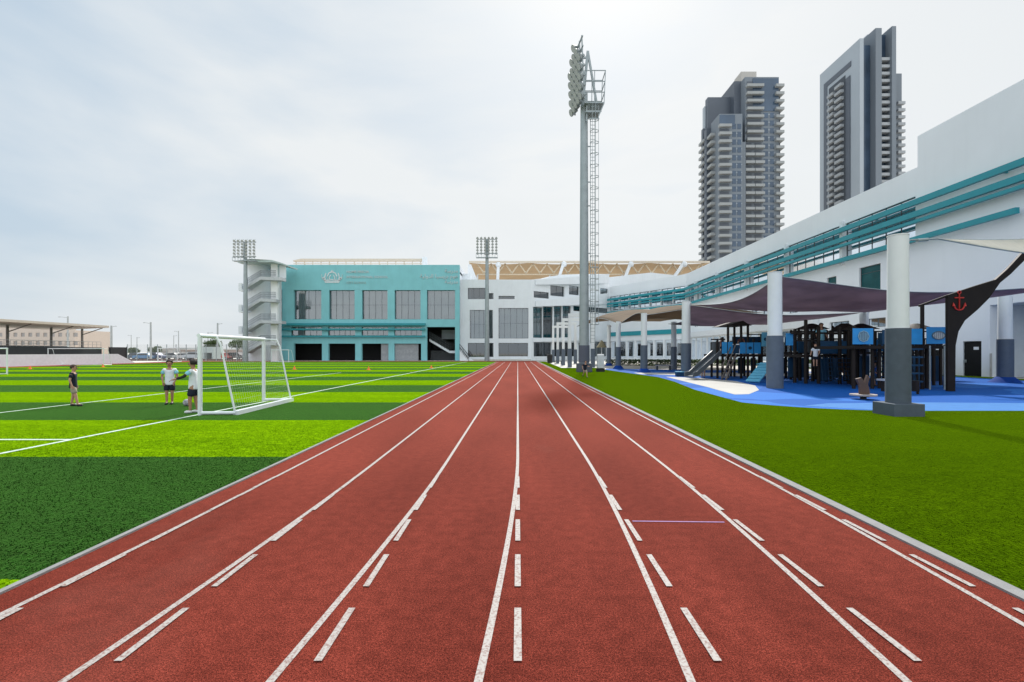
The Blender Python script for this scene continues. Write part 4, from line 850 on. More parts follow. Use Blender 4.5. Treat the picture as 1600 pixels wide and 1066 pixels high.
    for v in hr.verts:
        k = 1+(.16 if afro else .07)*mnoise.noise(v.co*4+Vector((yaw, 0, 0)))
        q = v.co*k
        if q.y > .35 and q.z < .45: q.y = .35+(q.y-.35)*.1
        if q.z < -.65: q.z = -.65
        v.co = Vector((q.x*rr[0], q.y*rr[1], q.z*rr[2]))*H+c
    me = bpy.data.meshes.new('hair'); hr.to_mesh(me); hr.free(); me.materials.append(hair); o = bpy.data.objects.new('hair', me); COL.objects.link(o); o.parent = root
    if cap: s = MB(); cc_ = J['hd2']+Vector((0, .075*H, .022*H)); s.ell(cc_, (.045*H, .05*H, .008*H)); ob = s.build('cap_brim', hair); ob.parent = root
    return root
dn = (0, 0, -1)
person((X(114.5, 15.25), 15.25, .012), 1.30, -65, 'boy in dark navy shirt and beige shorts standing alone on the pitch', M_navy, M_kha, M_hairb, M_shoe, (((-.12, -.1, -1), (0, .35, -1)), ((.2, -.15, -1), (-.1, .3, -1))), ((-.085, -.06, -.02), (.06, .10, .06)), M_skin2, cap=True)
person((X(265, 15.8), 15.8, .012), 1.44, -158, 'boy in white shirt with light blue sleeves and navy shorts standing with hands low', M_wcl, M_navy, M_hair, M_shoe, (((-.25, .05, -1), (.35, .4, -1)), ((.22, 0, -1), (-.25, .35, -1))), ((-.045, -.02, .01), (.045, .03, .02)), M_skin, sleeve=M_ltb)
person((X(302, 13.6), 13.6, .012), 1.50, 105, 'boy with curly hair and black undersleeves reaching out beside the goal post', M_wcl, M_navy, M_hair, M_wshoe, (((-.45, .75, -.8), (-.35, .95, -.3)), ((.5, -.3, -1), (.3, .25, -1))), ((-.05, .03, .04), (.055, -.05, -.02)), M_skin, sleeve=M_ltb, under=M_blk, afro=True)
person((X(914, 32), 32, .016), 1.12, 200, 'small child in dark top running on the lawn in front of the mast base', M_navy, M_kha, M_hairb, M_shoe, (((-.3, .6, -1), (0, 1, .1)), ((.3, -.7, -.9), (0, .4, -1))), ((-.05, .16, .14, .02), (.05, -.20, -.02, .08)), M_skin2, lean=.18, detail=False)

# ------------------------------------------------------------------ play equipment
def post(root, x, y, z0, z1, m=None, w_=.13): s = MB(); s.tube((x, y, z0), (x, y, z1), w_/2*1.05, n=10); s.ell((x, y, z1), (w_*.55, w_*.55, w_*.4), 10, 6); s.build('post', m or M_dbrown, root)
def deck(root, x0, x1, y0, y1, z_): s = MB(); s.box(x0, x1, y0, y1, z_-.14, z_); s.build('deck', M_dbrown, root)
def panel(root, x0, x1, y, z0, z1, m, deco=None, label=None):
    s = MB(); s.box(x0, x1, y-.025, y+.025, z0, z1); p = s.build('panel', m, root, bevel=.01, label=label)
    if deco == 'badge':
        s = MB(); cx, cz = (x0+x1)/2, (z0+z1)/2; r_ = (z1-z0)*.34; s.prism([(cx+r_*math.cos(R(a)), y-.045, cz+r_*math.sin(R(a))) for a in range(0, 360, 45)], (0, .018, 0)); s.build('badge', mat('grey_badge', (.13, .20, .27), .6), p)
        s = MB()
        for k in range(-2, 3): s.beam((cx+k*r_*.3, y-.055, cz-r_*.8+abs(k)*.03), (cx+k*r_*.3, y-.055, cz+r_*.8-abs(k)*.03), .02)
        for a in range(0, 360, 45): s.beam((cx+r_*math.cos(R(a)), y-.05, cz+r_*math.sin(R(a))), (cx+r_*math.cos(R(a+45)), y-.05, cz+r_*math.sin(R(a+45))), .03)
        s.build('badge_bars', mat('pale_badge', (.25, .40, .48), .6), p)
    if deco == 'port':
        s = MB(); cx, cz = (x0+x1)/2, (z0+z1)/2; s.prism([(cx+.27*math.cos(R(a)), y-.04, cz+.16*math.sin(R(a))) for a in range(0, 360, 30)], (0, .012, 0)); s.build('porthole', mat('pale_porthole', (.62, .62, .62), .4), p)
        s = MB()
        for a in range(0, 360, 30): s.beam((cx+.29*math.cos(R(a)), y-.045, cz+.18*math.sin(R(a))), (cx+.29*math.cos(R(a+30)), y-.045, cz+.18*math.sin(R(a+30))), .035)
        for k in range(-2, 3): s.beam((cx+k*.09, y-.05, cz-.14), (cx+k*.09, y-.05, cz+.14), .014)
        s.build('porthole_rim', mat('dark_rim', (.10, .16, .2), .5), p)
    if deco == 'hole':
        s = MB(); cx, cz = (x0+x1)/2, (z0+z1)/2; s.tube((cx, y-.04, cz), (cx, y-.026, cz), .11, n=10); s.build('hole', M_dblue, p)
    return p
# ship
YB = 21.1; ship = thing('play_ship', 'dark brown ship shaped climbing frame with raised bow and red anchor', 'climbing frame', (16.8, 23, 0))
s = MB(); yb = YB
ol = [(1481, 461), (1520, 448), (1556, 437), (1575, 420), (1600, 393), (1650, 343), (1654, 352), (1606, 402), (1580, 428), (1563, 442), (1546, 466), (1528, 484), (1508, 501), (1498, 518), (1493.5, 540), (1493, 612), (1481.5, 612)]
ol = [(X(a, yb), yb, max(.0, Z(b, yb))) for a, b in ol]; s.prism(ol, (0, .14, 0)); bw = s.build('bow_board', M_dbrown, ship, bevel=.01)
an = MB(); ac = (X(1498, yb), yb-.03, Z(472, yb))
an.beam((ac[0], ac[1], ac[2]-.34), (ac[0], ac[1], ac[2]+.34), .02, .05); an.beam((ac[0]-.2, ac[1], ac[2]+.18), (ac[0]+.2, ac[1], ac[2]+.18), .02, .05)
for sg in (-1, 1): an.path([(ac[0], ac[1], ac[2]-.36), (ac[0]+sg*.14, ac[1], ac[2]-.31), (ac[0]+sg*.24, ac[1], ac[2]-.15)], .028, 6); an.tube((ac[0]+sg*.24, ac[1], ac[2]-.18), (ac[0]+sg*.25, ac[1], ac[2]-.03), .06, .005, 6)
an.path([(ac[0]+.07*math.cos(R(a)), ac[1], ac[2]+.41+.07*math.sin(R(a))) for a in range(0, 361, 45)], .02, 6); an.build('anchor', M_red, bw)
s = MB(); s.beam((X(1438, yb), yb+.07, Z(478, yb)), (X(1482, yb), yb+.07, Z(462, yb)), .08, .08); s.build('top_rail', M_dbrown, ship)
zd = 1.98
for (px, Y, z1) in ((1441, 22.4, Z(477, 22.4)), (1334, 22.6, 2.85), (1363, 22.6, 2.75), (1412, 22.4, 2.8), (1384, 25, 2.7), (1432, 25.2, 2.7), (1470, 25, 2.6), (1340, 25.4, 2.7), (1448, 22.7, 2.0), (1477, 23.5, 2.0)): post(ship, X(px, Y), Y, 0, z1, w_=.15)
deck(ship, X(1330, 22.5), X(1482, 22.5), 22.3, 25.3, zd)
panel(ship, X(1330, 22.3), X(1361.5, 22.3), 22.2, zd+.06, zd+.78, M_bplas, 'badge', 'blue panel with grey octagonal badge')
panel(ship, X(1414, 22.3), X(1438, 22.3), 22.2, zd+.06, zd+.76, M_bplas, None); panel(ship, X(1445, 22.3), X(1480, 22.3), 22.2, zd+.08, zd+.84, M_bplas, 'port', 'blue panel with oval porthole')
panel(ship, X(1372, 25.3), X(1408, 25.3), 25.3, zd+.06, zd+.7, M_dblue)
panel(ship, X(1366, 22.8), X(1384, 22.8), 22.3, zd+.06, zd+.72, M_dblue)
s = MB(); ny = 23.4
for i in range(9): s.tube((X(1368+i*8, ny), ny, .3), (X(1372+i*7, ny), ny+.4, zd-.15), .022, n=5)
for j in range(7): s.tube((X(1368, ny), ny+j*.05, .3+j*.24), (X(1432, ny), ny+j*.05, .3+j*.24), .022, n=5)
s.build('climbing_net', M_dblue, ship)
s = MB()
for i in range(5): s.box(X(1418, 22), X(1437, 22), 21.8-i*.0, 22.3, .35+i*.36, .42+i*.36)
s.build('ladder_rungs', M_dblue, ship)
s = MB()
for px in (1453, 1476, 1482): s.tube((X(px, 22.1), 22.1, 0.0), (X(px, 22.1), 22.1, zd), .035, n=8)
s.build('fire_pole', M_steel, ship)
for (px, Y, z1) in ((1350, 24.6, 2.7), (1374, 22.9, 2.0), (1395, 24.2, 2.7), (1423, 24.8, 2.7), (1459, 24.9, 2.6), (1404, 22.9, 2.0)): post(ship, X(px, Y), Y, 0, z1, w_=.14)
for a, b_ in ((1344, 1358), (1386, 1400), (1426, 1440), (1452, 1468)): panel(ship, X(a, 25.2), X(b_, 25.2), 25.2, .2, 1.5, M_dblue)
s = MB()
for q in range(26): x_ = X(1364, 25.3)+(X(1470, 25.3)-X(1364, 25.3))*q/25; s.tube((x_, 25.32, zd), (x_, 25.32, zd+.72), .018, n=5)
s.build('bars', M_dbrown, ship)
s = MB(); s.box(X(1378, 19.6), X(1400, 19.6), 19.5, 19.9, .55, .62); s.build('bench_top', mat('grey_board', (.35, .36, .4), .6), ship)
for px in (1385, 1434): s = MB(); s.box(X(px-3, 19.6), X(px+3, 19.6), 19.6, 19.8, .12, .55); s.tube((X(px, 19.7), 19.7, 0), (X(px, 19.7), 19.7, .12), .05, n=8); s.build('stub', M_dbrown, ship)
# middle tower
mt = thing('play_tower', 'dark middle climbing tower with navy panels and round roof between the two nearest columns', 'climbing frame', (14.4, 26.5, 0)); zd = 1.55
for (px, Y, z1) in ((1242, 27, 2.9), (1259, 26.2, 3.35), (1270, 28.5, 2.8), (1279, 26.2, 3.0), (1291, 28, 2.9), (1298, 28.6, 2.9), (1312, 26, 3.0), (1326, 26, 3.0), (1332, 25, 2.7), (1250, 29, 2.8), (1320, 28.6, 2.9)): post(mt, X(px, Y), Y, 0, z1, w_=.17)
deck(mt, X(1238, 27), X(1328, 27), 26.2, 28.6, zd)
panel(mt, X(1281, 26.1), X(1322, 26.1), 26.05, zd+.05, zd+.72, M_dblue); panel(mt, X(1228, 26.5), X(1239, 26.5), 26.5, zd+.5, zd+1.15, M_bplas); panel(mt, X(1282, 26.4), X(1293, 26.4), 26.4, .15, 1.35, M_dblue); panel(mt, X(1231, 27.5), X(1243, 27.5), 27.5, .3, 1.4, M_dblue); panel(mt, X(1300, 28.6), X(1312, 28.6), 28.6, .2, 1.3, M_dblue); panel(mt, X(1262, 28.6), X(1296, 28.6), 28.6, zd+.1, zd+.9, M_gplas); panel(mt, X(1246, 28.4), X(1259, 28.4), 28.3, zd+.1, zd+.75, M_dblue)
s = MB(); s.beam((X(1236, 26.3), 26.3, zd+1.15), (X(1332, 26.3), 26.3, zd+1.15), .09); s.build('rail', M_dbrown, mt); s = MB(); s.beam((X(1242, 26.3), 26.3, zd+.75), (X(1279, 26.3), 26.3, zd+.75), .07); s.build('rail', M_dbrown, mt); s = MB(); s.beam((X(1236, 28.6), 28.6, zd+1.2), (X(1325, 28.6), 28.6, zd+1.2), .09); s.build('rail', M_dbrown, mt)
s = MB(); s.tube((X(1320, 26.5), 26.5, 2.95), (X(1320, 26.5), 26.5, 3.22), .62, .2, 16); s.tube((X(1320, 26.5), 26.5, 2.85), (X(1320, 26.5), 26.5, 2.95), .66, .62, 16); s.build('round_roof', M_dbrown, mt)
s = MB()
for i in range(9): s.tube((X(1284+i*5, 26), 25.9, .2), (X(1284+i*5, 26), 26.1, zd-.1), .02, n=5)
for j in range(6): s.tube((X(1284, 26), 25.9, .25+j*.22), (X(1326, 26), 25.9, .25+j*.22), .02, n=5)
s.build('climbing_net', M_dblue, mt)
for px, pz, m_ in ((1240, 2.95, 'a'), (1262, 3.2, 'b')):
    pass
# left tower with slide
lt = thing('play_tower', 'long left play tower with bright blue panels, dark slide and small gabled roof', 'climbing frame', (13.8, 32, 0)); zd = 1.55
for (px, Y, z1) in ((1112, 33, 2.3), (1121, 31.5, 2.4), (1129, 31.5, 2.6), (1137.5, 31.5, 3.4), (1147.5, 33.5, 3.4), (1158, 31.5, 3.4), (1168.5, 31.5, 3.4), (1177.5, 31.5, 2.5), (1190, 31.5, 2.8), (1201, 31.5, 3.0), (1142, 34, 2.4), (1163, 34, 2.4), (1186, 34, 2.4), (1202, 34, 2.6), (1218, 31.5, 2.6), (1228, 32, 2.6)): post(lt, X(px, Y), Y, 0, z1, w_=.15)
deck(lt, X(1118, 32), X(1230, 32), 31.5, 34, zd)
for a, b, t in ((1128, 1136, .78), (1137.5, 1144.5, .78), (1156, 1165, .75), (1166.5, 1177, .75), (1178.5, 1188.5, .75)): panel(lt, X(a, 31.4), X(b, 31.4), 31.4, zd+.04, zd+t, M_bplas, 'hole' if a == 1166.5 else None)
panel(lt, X(1190, 31.3), X(1201.5, 31.3), 31.3, zd+.5, zd+1.4, M_lblue, 'hole'); panel(lt, X(1144, 34), X(1190, 34), 34, zd+.7, zd+1.2, M_dblue); panel(lt, X(1113, 31.6), X(1126, 31.6), 31.7, zd+.0, zd+.8, M_gplas); panel(lt, X(1145, 31.4), X(1155, 31.4), 31.4, zd+.04, zd+.6, M_dblue)
for a, b in ((1152, 1160), (1172, 1180), (1206, 1214), (1218, 1226)): panel(lt, X(a, 34), X(b, 34), 33.9, .2, 1.3, M_dblue)
s = MB(); xa, xb, xm = X(1134, 31.5), X(1172, 31.5), X(1158, 31.5); s.prism([(xa, 31.2, 3.38), (xb, 31.2, 3.38), (xb-.3, 31.2, 3.5), (xm, 31.2, 3.68), (xa+.3, 31.2, 3.48)], (0, 2.6, 0)); s.build('roof', M_dbrown, lt)
s = MB(); s.beam((X(1112, 31.4), 31.5, zd+.95), (X(1134, 31.4), 31.5, zd+.95), .08); s.build('rail', M_dbrown, lt); s = MB(); s.beam((X(1172, 31.4), 31.5, zd+1.25), (X(1190, 31.4), 31.5, zd+1.25), .07); s.build('rail', M_dbrown, lt); s = MB(); s.beam((X(1130, 31.4), 31.35, zd-.1), (X(1232, 31.4), 31.35, zd-.1), .1, .12); s.build('rail', M_dbrown, lt)
s = MB(); a = Vector((X(1118, 31.4), 31.2, 1.55)); b_ = Vector((X(1083, 30), 30.0, .25)); c_ = Vector((X(1076, 29.7), 29.7, .22))
for p, q in ((a, b_), (b_, c_)):
    s.beam(p, q, .55, .05); 
    for sd2 in (-.29, .29):
        o2 = Vector((-(q-p).y, (q-p).x, 0)).normalized()*sd2+Vector((0, 0, .12)); s.beam(p+o2, q+o2, .05, .28)
s.build('slide', M_gplas, lt)
s = MB(); a = Vector((X(1150, 31), 31.3, 1.5)); b_ = Vector((X(1127, 30), 29.6, .05))
for o2 in (-.3, .3): s.beam(a+Vector((0, o2, 0)), b_+Vector((0, o2, 0)), .06, .16); s.beam(a+Vector((0, o2, .7)), b_+Vector((0, o2, .7)), .05)
for i in range(6): p = a.lerp(b_, (i+.5)/6); s.box(p.x-.12, p.x+.12, p.y-.3, p.y+.3, p.z-.02, p.z+.03)
s.build('steps', mat('taupe_plastic', (.16, .13, .11), .5), lt)
s = MB(); a = Vector((X(1200, 28.5), 28.6, 1.05)); b_ = Vector((X(1176, 27), 27.1, .03))
for i in range(7): p = a.lerp(b_, i/7); q = a.lerp(b_, (i+.72)/7); s.beam(p, q, .75, .06)
s.beam(a+Vector((0, .3, -.08)), b_+Vector((0, .3, -.03)), .05); s.beam(a, a+Vector((.3, 1.6, -.1)), .3, .06); s.build('climbing_ramp', M_lblue, lt)
# rear climbing frame that fills the space behind
rf = thing('climbing_frame', 'dense dark rear climbing frame with bars and navy panels under the purple sail', 'climbing frame', (20, 30, 0)); rn = random.Random(5)
pxs = [1236, 1248, 1262, 1275, 1288, 1301, 1313, 1338, 1352, 1368, 1381, 1396, 1426, 1437, 1450]
for k, px in enumerate(pxs):
    for Y in ((30.2,) if k % 2 else (30.2, 32.6)): post(rf, X(px, Y), Y, 0, rn.uniform(2.5, 3.3), w_=.14)
deck(rf, X(1234, 30.2), X(1452, 30.2), 30.2, 32.6, 1.7)
for k, (a, b_) in enumerate(zip(pxs, pxs[1:])):
    if k % 3 == 0: panel(rf, X(a+1.5, 30.1), X(b_-1.5, 30.1), 30.1, 1.75, 2.45, mat('mid_blue_plastic', (.012, .12, .27), .5, spec=.3))
    elif k % 3 == 1: panel(rf, X(a+1.5, 30.1), X(b_-1.5, 30.1), 30.1, .15, 1.35, M_dblue)
    s = MB(); n_ = 7
    for q in range(n_): x_ = X(a, 30.15)+(X(b_, 30.15)-X(a, 30.15))*(q+.5)/n_; s.tube((x_, 30.15, 1.7 if k % 3 != 0 else .1), (x_, 30.15, 2.5 if k % 3 != 0 else 1.5), .02, n=5)
    s.build('bars', M_dbrown, rf)
for zz in (2.5, 2.95): s = MB(); s.beam((X(1236, 30.2), 30.2, zz), (X(1450, 30.2), 30.2, zz), .08); s.build('rail', M_dbrown, rf)
for px in (1268, 1345, 1431): s = MB(); s.tube((X(px, 31.4), 31.4, 3.15), (X(px, 31.4), 31.4, 3.5), 1.0, .15, 16); s.build('round_roof', M_dbrown, rf); s = MB(); s.tube((X(px, 31.4), 31.4, 1.7), (X(px, 31.4), 31.4, 3.15), .06, n=8); s.build('post', M_dbrown, rf)
s = MB(); a = Vector((X(1302, 29.6), 29.9, 1.7)); b_ = Vector((X(1340, 27.6), 27.9, .1)); s.beam(a, b_, .6, .05)
for sd2 in (-.3, .3): s.beam(a+Vector((0, sd2, .1)), b_+Vector((0, sd2, .1)), .05, .25)
s.build('slide', mat('brown_slide', (.10, .055, .03), .5), rf)
# rocker
rk = thing('spring_rocker', 'brown fin shaped rocker on a flat round board in front of the ship', 'play rocker', (X(1349, 17.6), 17.6, 0)); Yr = 17.6
s = MB(); s.prism([(X(a, Yr), Yr-.05, Z(b, Yr)) for a, b in ((1343, 620), (1342, 602), (1337, 592), (1345, 590), (1350, 598), (1354, 586), (1358, 590), (1355, 600), (1358, 612), (1357, 621))], (0, .1, 0)); s.build('fin', mat('brown_board', (.085, .045, .03), .55), rk, bevel=.01)
s = MB(); s.tube((X(1349, Yr), Yr, .14), (X(1349, Yr), Yr, .19), .42, .42, 24); s.build('round_board', mat('tan_board', (.35, .30, .27), .6), rk)
s = MB(); s.tube((X(1349, Yr), Yr, 0), (X(1349, Yr), Yr, .14), .1, .1, 12); s.build('spring', M_rubber, rk)
# children on the equipment
kidl = [((X(1283, 27.3), 27.3, 1.56), 1.75, 175, 'child in pale blue shirt standing high on the middle tower', M_ltb, M_navy, M_hairb),
        ((X(1276, 25.8), 25.9, .9), 1.25, 140, 'child in white shirt with dark hair climbing the front of the middle tower', M_wcl, M_navy, M_hairb),
        ((X(1158, 32.6), 32.6, 1.56), 1.25, 160, 'child in maroon shirt under the small gabled roof', mat('maroon_cloth', (.12, .02, .02), .85), M_navy, M_hair),
        ((X(1127, 33), 33, 1.56), 1.1, 200, 'child in pink shirt at the top of the slide', mat('pink_cloth', (.5, .25, .22), .85), M_navy, M_hairb),
        ((X(1099, 32.5), 32.5, 0), 1.3, 150, 'child in red shirt standing behind the slide', mat('red_cloth', (.30, .05, .04), .85), M_kha, M_hair),
        ((X(1322, 29.5), 29.5, 0), 1.25, 190, 'child in yellow shirt on the ground behind the navy net', mat('yellow_cloth', (.45, .32, .06), .85), M_kha, M_hairb),
        ((X(1366, 24.5), 24.5, 0), 1.2, 210, 'child in blue shirt under the ship deck', mat('blue_cloth', (.02, .08, .35), .85), M_navy, M_hair)]
for i, (lo, H, yw, lb, sh, so, ha) in enumerate(kidl):
    person(lo, H, yw, lb, sh, so, ha, M_shoe, (((-.3, .3*(i % 3), -1), (.1, .7, -.6)), ((.3, .2, -1), (0, .5+.1*i, -.8))), ((-.05, .0, .01), (.055, .04, .04)), M_skin2 if i % 2 else M_skin, detail=False)

# ------------------------------------------------------------------ small things round the mast
cb = thing('cabinet', 'narrow white cabinet on a black base on the lawn right of the mast', 'cabinet', (7.05, 42, 0))
s = MB(); s.box(6.78, 7.32, 41.8, 42.3, .32, 1.5); s.build('body', M_wframe, cb, bevel=.03); s = MB(); s.box(6.72, 7.38, 41.75, 42.35, 0, .3); s.build('base', M_rubber, cb, bevel=.02)
s = MB(); s.box(6.84, 7.26, 41.785, 41.8, .5, 1.4); s.build('door', mat('offwhite_door', (.62, .64, .66), .5), cb)
bn = thing('litter_bin', 'black litter bin near the far end of the lawn', 'bin', (X(859, 74), 74, 0)); x = X(859, 74)
s = MB(); s.tube((x, 74, .05), (x, 74, 1.2), .36, .42, 16); s.build('body', M_rubber, bn); s = MB(); s.tube((x, 74, 1.2), (x, 74, 1.35), .45, .3, 16); s.build('lid', M_rubber, bn)
bn = thing('bench', 'low dark bench on the pale paving beside the far lawn', 'bench', (X(872, 66), 66, 0)); x = X(872, 66)
s = MB(); s.box(x-.5, x+.5, 65.8, 66.3, .42, .5); s.build('seat', M_dsteel, bn)
for dx in (-.4, .4): s = MB(); s.box(x+dx-.04, x+dx+.04, 65.85, 66.25, 0, .42); s.build('leg', M_dsteel, bn)
bn = thing('bench', 'flat grey backless bench on the pale paving left of the slide', 'bench', (X(1037, 46), 46, 0)); x = X(1037, 46)
s = MB(); s.box(x-.75, x+.75, 45.8, 46.3, .4, .5); s.build('seat', mat('grey_seat', (.3, .29, .31), .7), bn)
for dx in (-.6, .6): s = MB(); s.box(x+dx-.05, x+dx+.05, 45.85, 46.25, 0, .4); s.build('leg', M_dsteel, bn)
bx_ = thing('toy_box', 'dark blue box beside the base of the slide column', 'box', (X(1062, 34), 34, 0)); x = X(1062, 34)
s = MB(); s.box(x-.26, x+.26, 33.8, 34.2, .02, .3); s.build('body', M_dblue, bx_, bevel=.02); s = MB(); s.box(x-.28, x+.28, 33.78, 34.22, .302, .35); s.build('lid', M_lblue, bx_, bevel=.01)
# low hedge behind the playground
def bush(name, x0, x1, y0, y1, h, n, label, cat='hedge'):
    s = MB(); rn = random.Random(int(x0*7+y0))
    for i in range(n):
        c = Vector((rn.uniform(x0, x1), rn.uniform(y0, y1), h*rn.random()**.6)); a = Vector((rn.gauss(0, 1), rn.gauss(0, 1), rn.gauss(0, 1))).normalized()*.09; b = Vector((rn.gauss(0, 1), rn.gauss(0, 1), rn.gauss(0, 1))).normalized()*.09
        s.add([c-a, c+b, c+a, c-b], [(0, 1, 2, 3)])
    o = s.build(name, M_leaf); tag(o, label, cat)
bush('hedge', 11, 30, 61, 62, .75, 5000, 'low green hedge in front of the glazed ground floor')
# trees
def tree(x, y, h, r, label, sd_, palm=False):
    t = thing('tree', label, 'tree', (x, y, 0)); rn = random.Random(sd_); s = MB(); s.tube((x, y, 0), (x+.1, y, h*.55), .16, .09, 8); cen = []
    for i in range(6):
        a = i*1.05+rn.random(); p = (x+.1, y, h*(.4+.03*i)); q = (x+math.cos(a)*r*.6, y+math.sin(a)*r*.6, h*.62+rn.random()*h*.2); s.tube(p, q, .06, .02, 6); cen.append(Vector(q))
    s.build('trunk', M_bark, t); s = MB(); cen += [Vector((x+rn.uniform(-.5, .5)*r, y+rn.uniform(-.5, .5)*r, h*rn.uniform(.65, .9))) for _ in range(6)]
    for c in cen:
        for i in range(220):
            d = Vector((rn.gauss(0, 1), rn.gauss(0, 1), rn.gauss(0, .75))).normalized()*r*.42*rn.random()**.4; p = c+d; a = Vector((rn.gauss(0, 1), rn.gauss(0, 1), rn.gauss(0, 1))).normalized()*.14; b = a.cross(Vector((rn.gauss(0, 1), rn.gauss(0, 1), rn.gauss(0, 1)))).normalized()*.09; s.add([p-a, p+b, p+a, p-b], [(0, 1, 2, 3)])
    s.build('crown', M_leaf, t)
tree(X(333, 112), 112, 4.6, 2.0, 'round green tree seen through the near goal left half', 1); tree(X(371, 112), 112, 4.8, 1.9, 'round green tree just left of the stair tower', 2)
tree(X(209, 125), 125, 2.6, 1.4, 'small dark shrub tree behind the parked cars at left', 3); tree(X(242, 125), 125, 3.0, 1.6, 'small tree between the tall lamp post and fence posts', 4)
pa = thing('parasol', 'small olive parasol behind the white cabinet', 'parasol', (X(940, 56), 56, 0)); xq = X(940, 56)
s = MB(); s.tube((xq, 56, 0), (xq, 56, 2.9), .04, n=8); s.build('pole', M_wframe, pa); s = MB(); s.tube((xq, 56, 2.2), (xq, 56, 3.0), .62, .08, 8); s.build('canopy', mat('olive_fabric', (.20, .17, .10), .9), pa); s = MB(); s.tube((xq, 56, 0), (xq, 56, .12), .3, .25, 12); s.build('base', M_dsteel, pa)
# ------------------------------------------------------------------ left side: stand, wall, fence, car park
st = thing('grandstand', 'covered spectator stand with peach roof and grey railings at the far left', 'grandstand', (-64, 60, 0))
s = MB(); 
for i in range(4): s.box(-61.5-i*1.6-1.6, -61.5-i*1.6, 30, 72.5, 0, 2.4-.0+(i*.35)-.9)
s.build('tiers', mat('grey_tiers', (.16, .17, .18), .8), st)
s = MB(); s.box(-61.4, -61.2, 30, 72.5, 0, 2.35); s.build('dark_front_panel', mat('charcoal_panel', (.035, .04, .045), .6), st)
s = MB()
for k in range(60): y = 30+k*.72; s.beam((-61.3, y, 2.3), (-61.3, y, 3.15), .03)
s.beam((-61.3, 30, 3.15), (-61.3, 72.5, 3.15), .06); s.beam((-61.3, 30, 2.75), (-61.3, 72.5, 2.75), .04); s.build('railing', mat('rail_grey', (.35, .36, .36), .5), st)
s = MB(); s.prism([(-60.2, 30, 5.25), (-68, 30, 4.9), (-68, 30, 5.1), (-60.2, 30, 5.55)], (0, 42.6, 0)); s.build('roof', M_peach, st)
for y in (47, 54.5, 61.8, 67.6, 72.4): s = MB(); s.beam((-64, y, 0), (-64, y, 5.1), .2); s.beam((-64, y, 4.2), (-61, y, 5.2), .1); s.build('post', mat('brown_grey_post', (.20, .18, .17), .6), st)
lw = MB(); lw.prism([(-58.4, 38, 0), (-58.4, 38, 1.4), (-58.4, 72.0, 1.4), (-58.4, 75.2, .05), (-58.4, 75.2, 0)], (-.3, 0, 0)); o = lw.build('low_wall', mat('lilac_wall', (.74, .75, .80), .8, var=.05)); tag(o, 'long low white wall with a sloping end at the far left of the pitch', 'wall')
bs = thing('screen_panel', 'black fabric screen at the end of the grandstand', 'screen', (-60.5, 75.5, 0)); s = MB(); s.box(-62.6, -59.9, 75.4, 75.5, .1, 2.4); s.box(-59.95, -59.85, 72.5, 75.4, .1, 2.4); s.build('screen', mat('charcoal_fabric', (.03, .03, .035), .8), bs); s = MB(); [s.tube((x, 75.45, 0), (x, 75.45, 2.5), .05, n=8) for x in (-62.6, -59.86)]; s.build('post', M_dsteel, bs)
ap = thing('apartment_block', 'pale pinkish apartment block behind the grandstand roof', 'building', (X(70, 165), 165, 0)); fP = lambda u, v, d: (u, 165+d, v)
wo = []
for r_ in range(3):
    for c in range(11): u = X(-8, 165)+1.2+c*2.5; wo.append((u, u+1.3, 1.2+r_*2.8, 2.5+r_*2.8))
s = MB(); wall(s, fP, X(-10, 165), X(117, 165), 0, Z(512, 165), wo, .4); s.box(X(-10, 165), X(117, 165), 165.4, 180, 0, Z(516, 165)); s.box(X(25, 165), X(60, 165), 166, 176, Z(516, 165), Z(509, 165)); s.build('wall', M_beige, ap)
many(ap, 'window', [(o[0], o[1], 165, o[2], 1) for o in wo], mat('dull_window', (.30, .28, .27), .5), lambda s, w_: s.box(w_[0], w_[1], 165.2, 165.3, w_[3], w_[3]+1.3))
fe = thing('wire_fence', 'tall wire mesh fence along the far left edge of the pitch', 'fence', (-62, 94, 0)); Yf_ = 94
s = MB(); xa, xb = X(198, Yf_), X(384, Yf_); k = 0; x = xa
while x < xb: s.beam((x, Yf_, 0), (x, Yf_, 3.05), .012); x += .17
zz = .2
while zz < 3.1: s.beam((xa, Yf_, zz), (xb, Yf_, zz), .012); zz += .17
s.build('mesh', mat('pale_wire', (.35, .37, .38), .5), fe)
for px in (199, 214, 230.5, 246, 260.5, 275, 291, 306, 322, 338, 354, 370): s = MB(); s.tube((X(px, Yf_), Yf_, 0), (X(px, Yf_), Yf_, 3.15), .07, n=8); s.build('post', M_steel, fe)
s = MB(); s.box(xa, xb, 94.2, 94.5, 0, .35); s.build('kerb_wall', mat('dark_red_kerb', (.16, .09, .07), .8), fe)
def lamp(px, Y, top, arm, label, r=.12):
    x = X(px, Y); t = thing('street_lamp', label, 'street lamp', (x, Y, 0), 'street lamps beyond the fence'); zt = Z(top, Y)
    s = MB(); s.tube((x, Y, 0), (x, Y, zt), r, r*.7, 10); s.build('pole', mat('lamp_grey', (.36, .38, .38), .6), t)
    s = MB(); s.tube((x, Y, zt-.3), (x+arm, Y, zt-.1), .05, n=6); s.build('arm', mat('lamp_grey', (.36, .38, .38)), t); s = MB(); s.ell((x+arm*1.15, Y, zt-.12), (abs(arm)*.2, .12, .08)); s.build('lamp_head', mat('lamp_grey', (.36, .38, .38)), t)
lamp(235.5, 103, 503.5, -1.2, 'thickest street lamp pole left of the near goal', .22); lamp(106, 105, 494.5, -1.6, 'street lamp rising above the grandstand roof', .2); lamp(174, 100, 509, .8, 'pale lamp pole at the right end of the grandstand', .25)
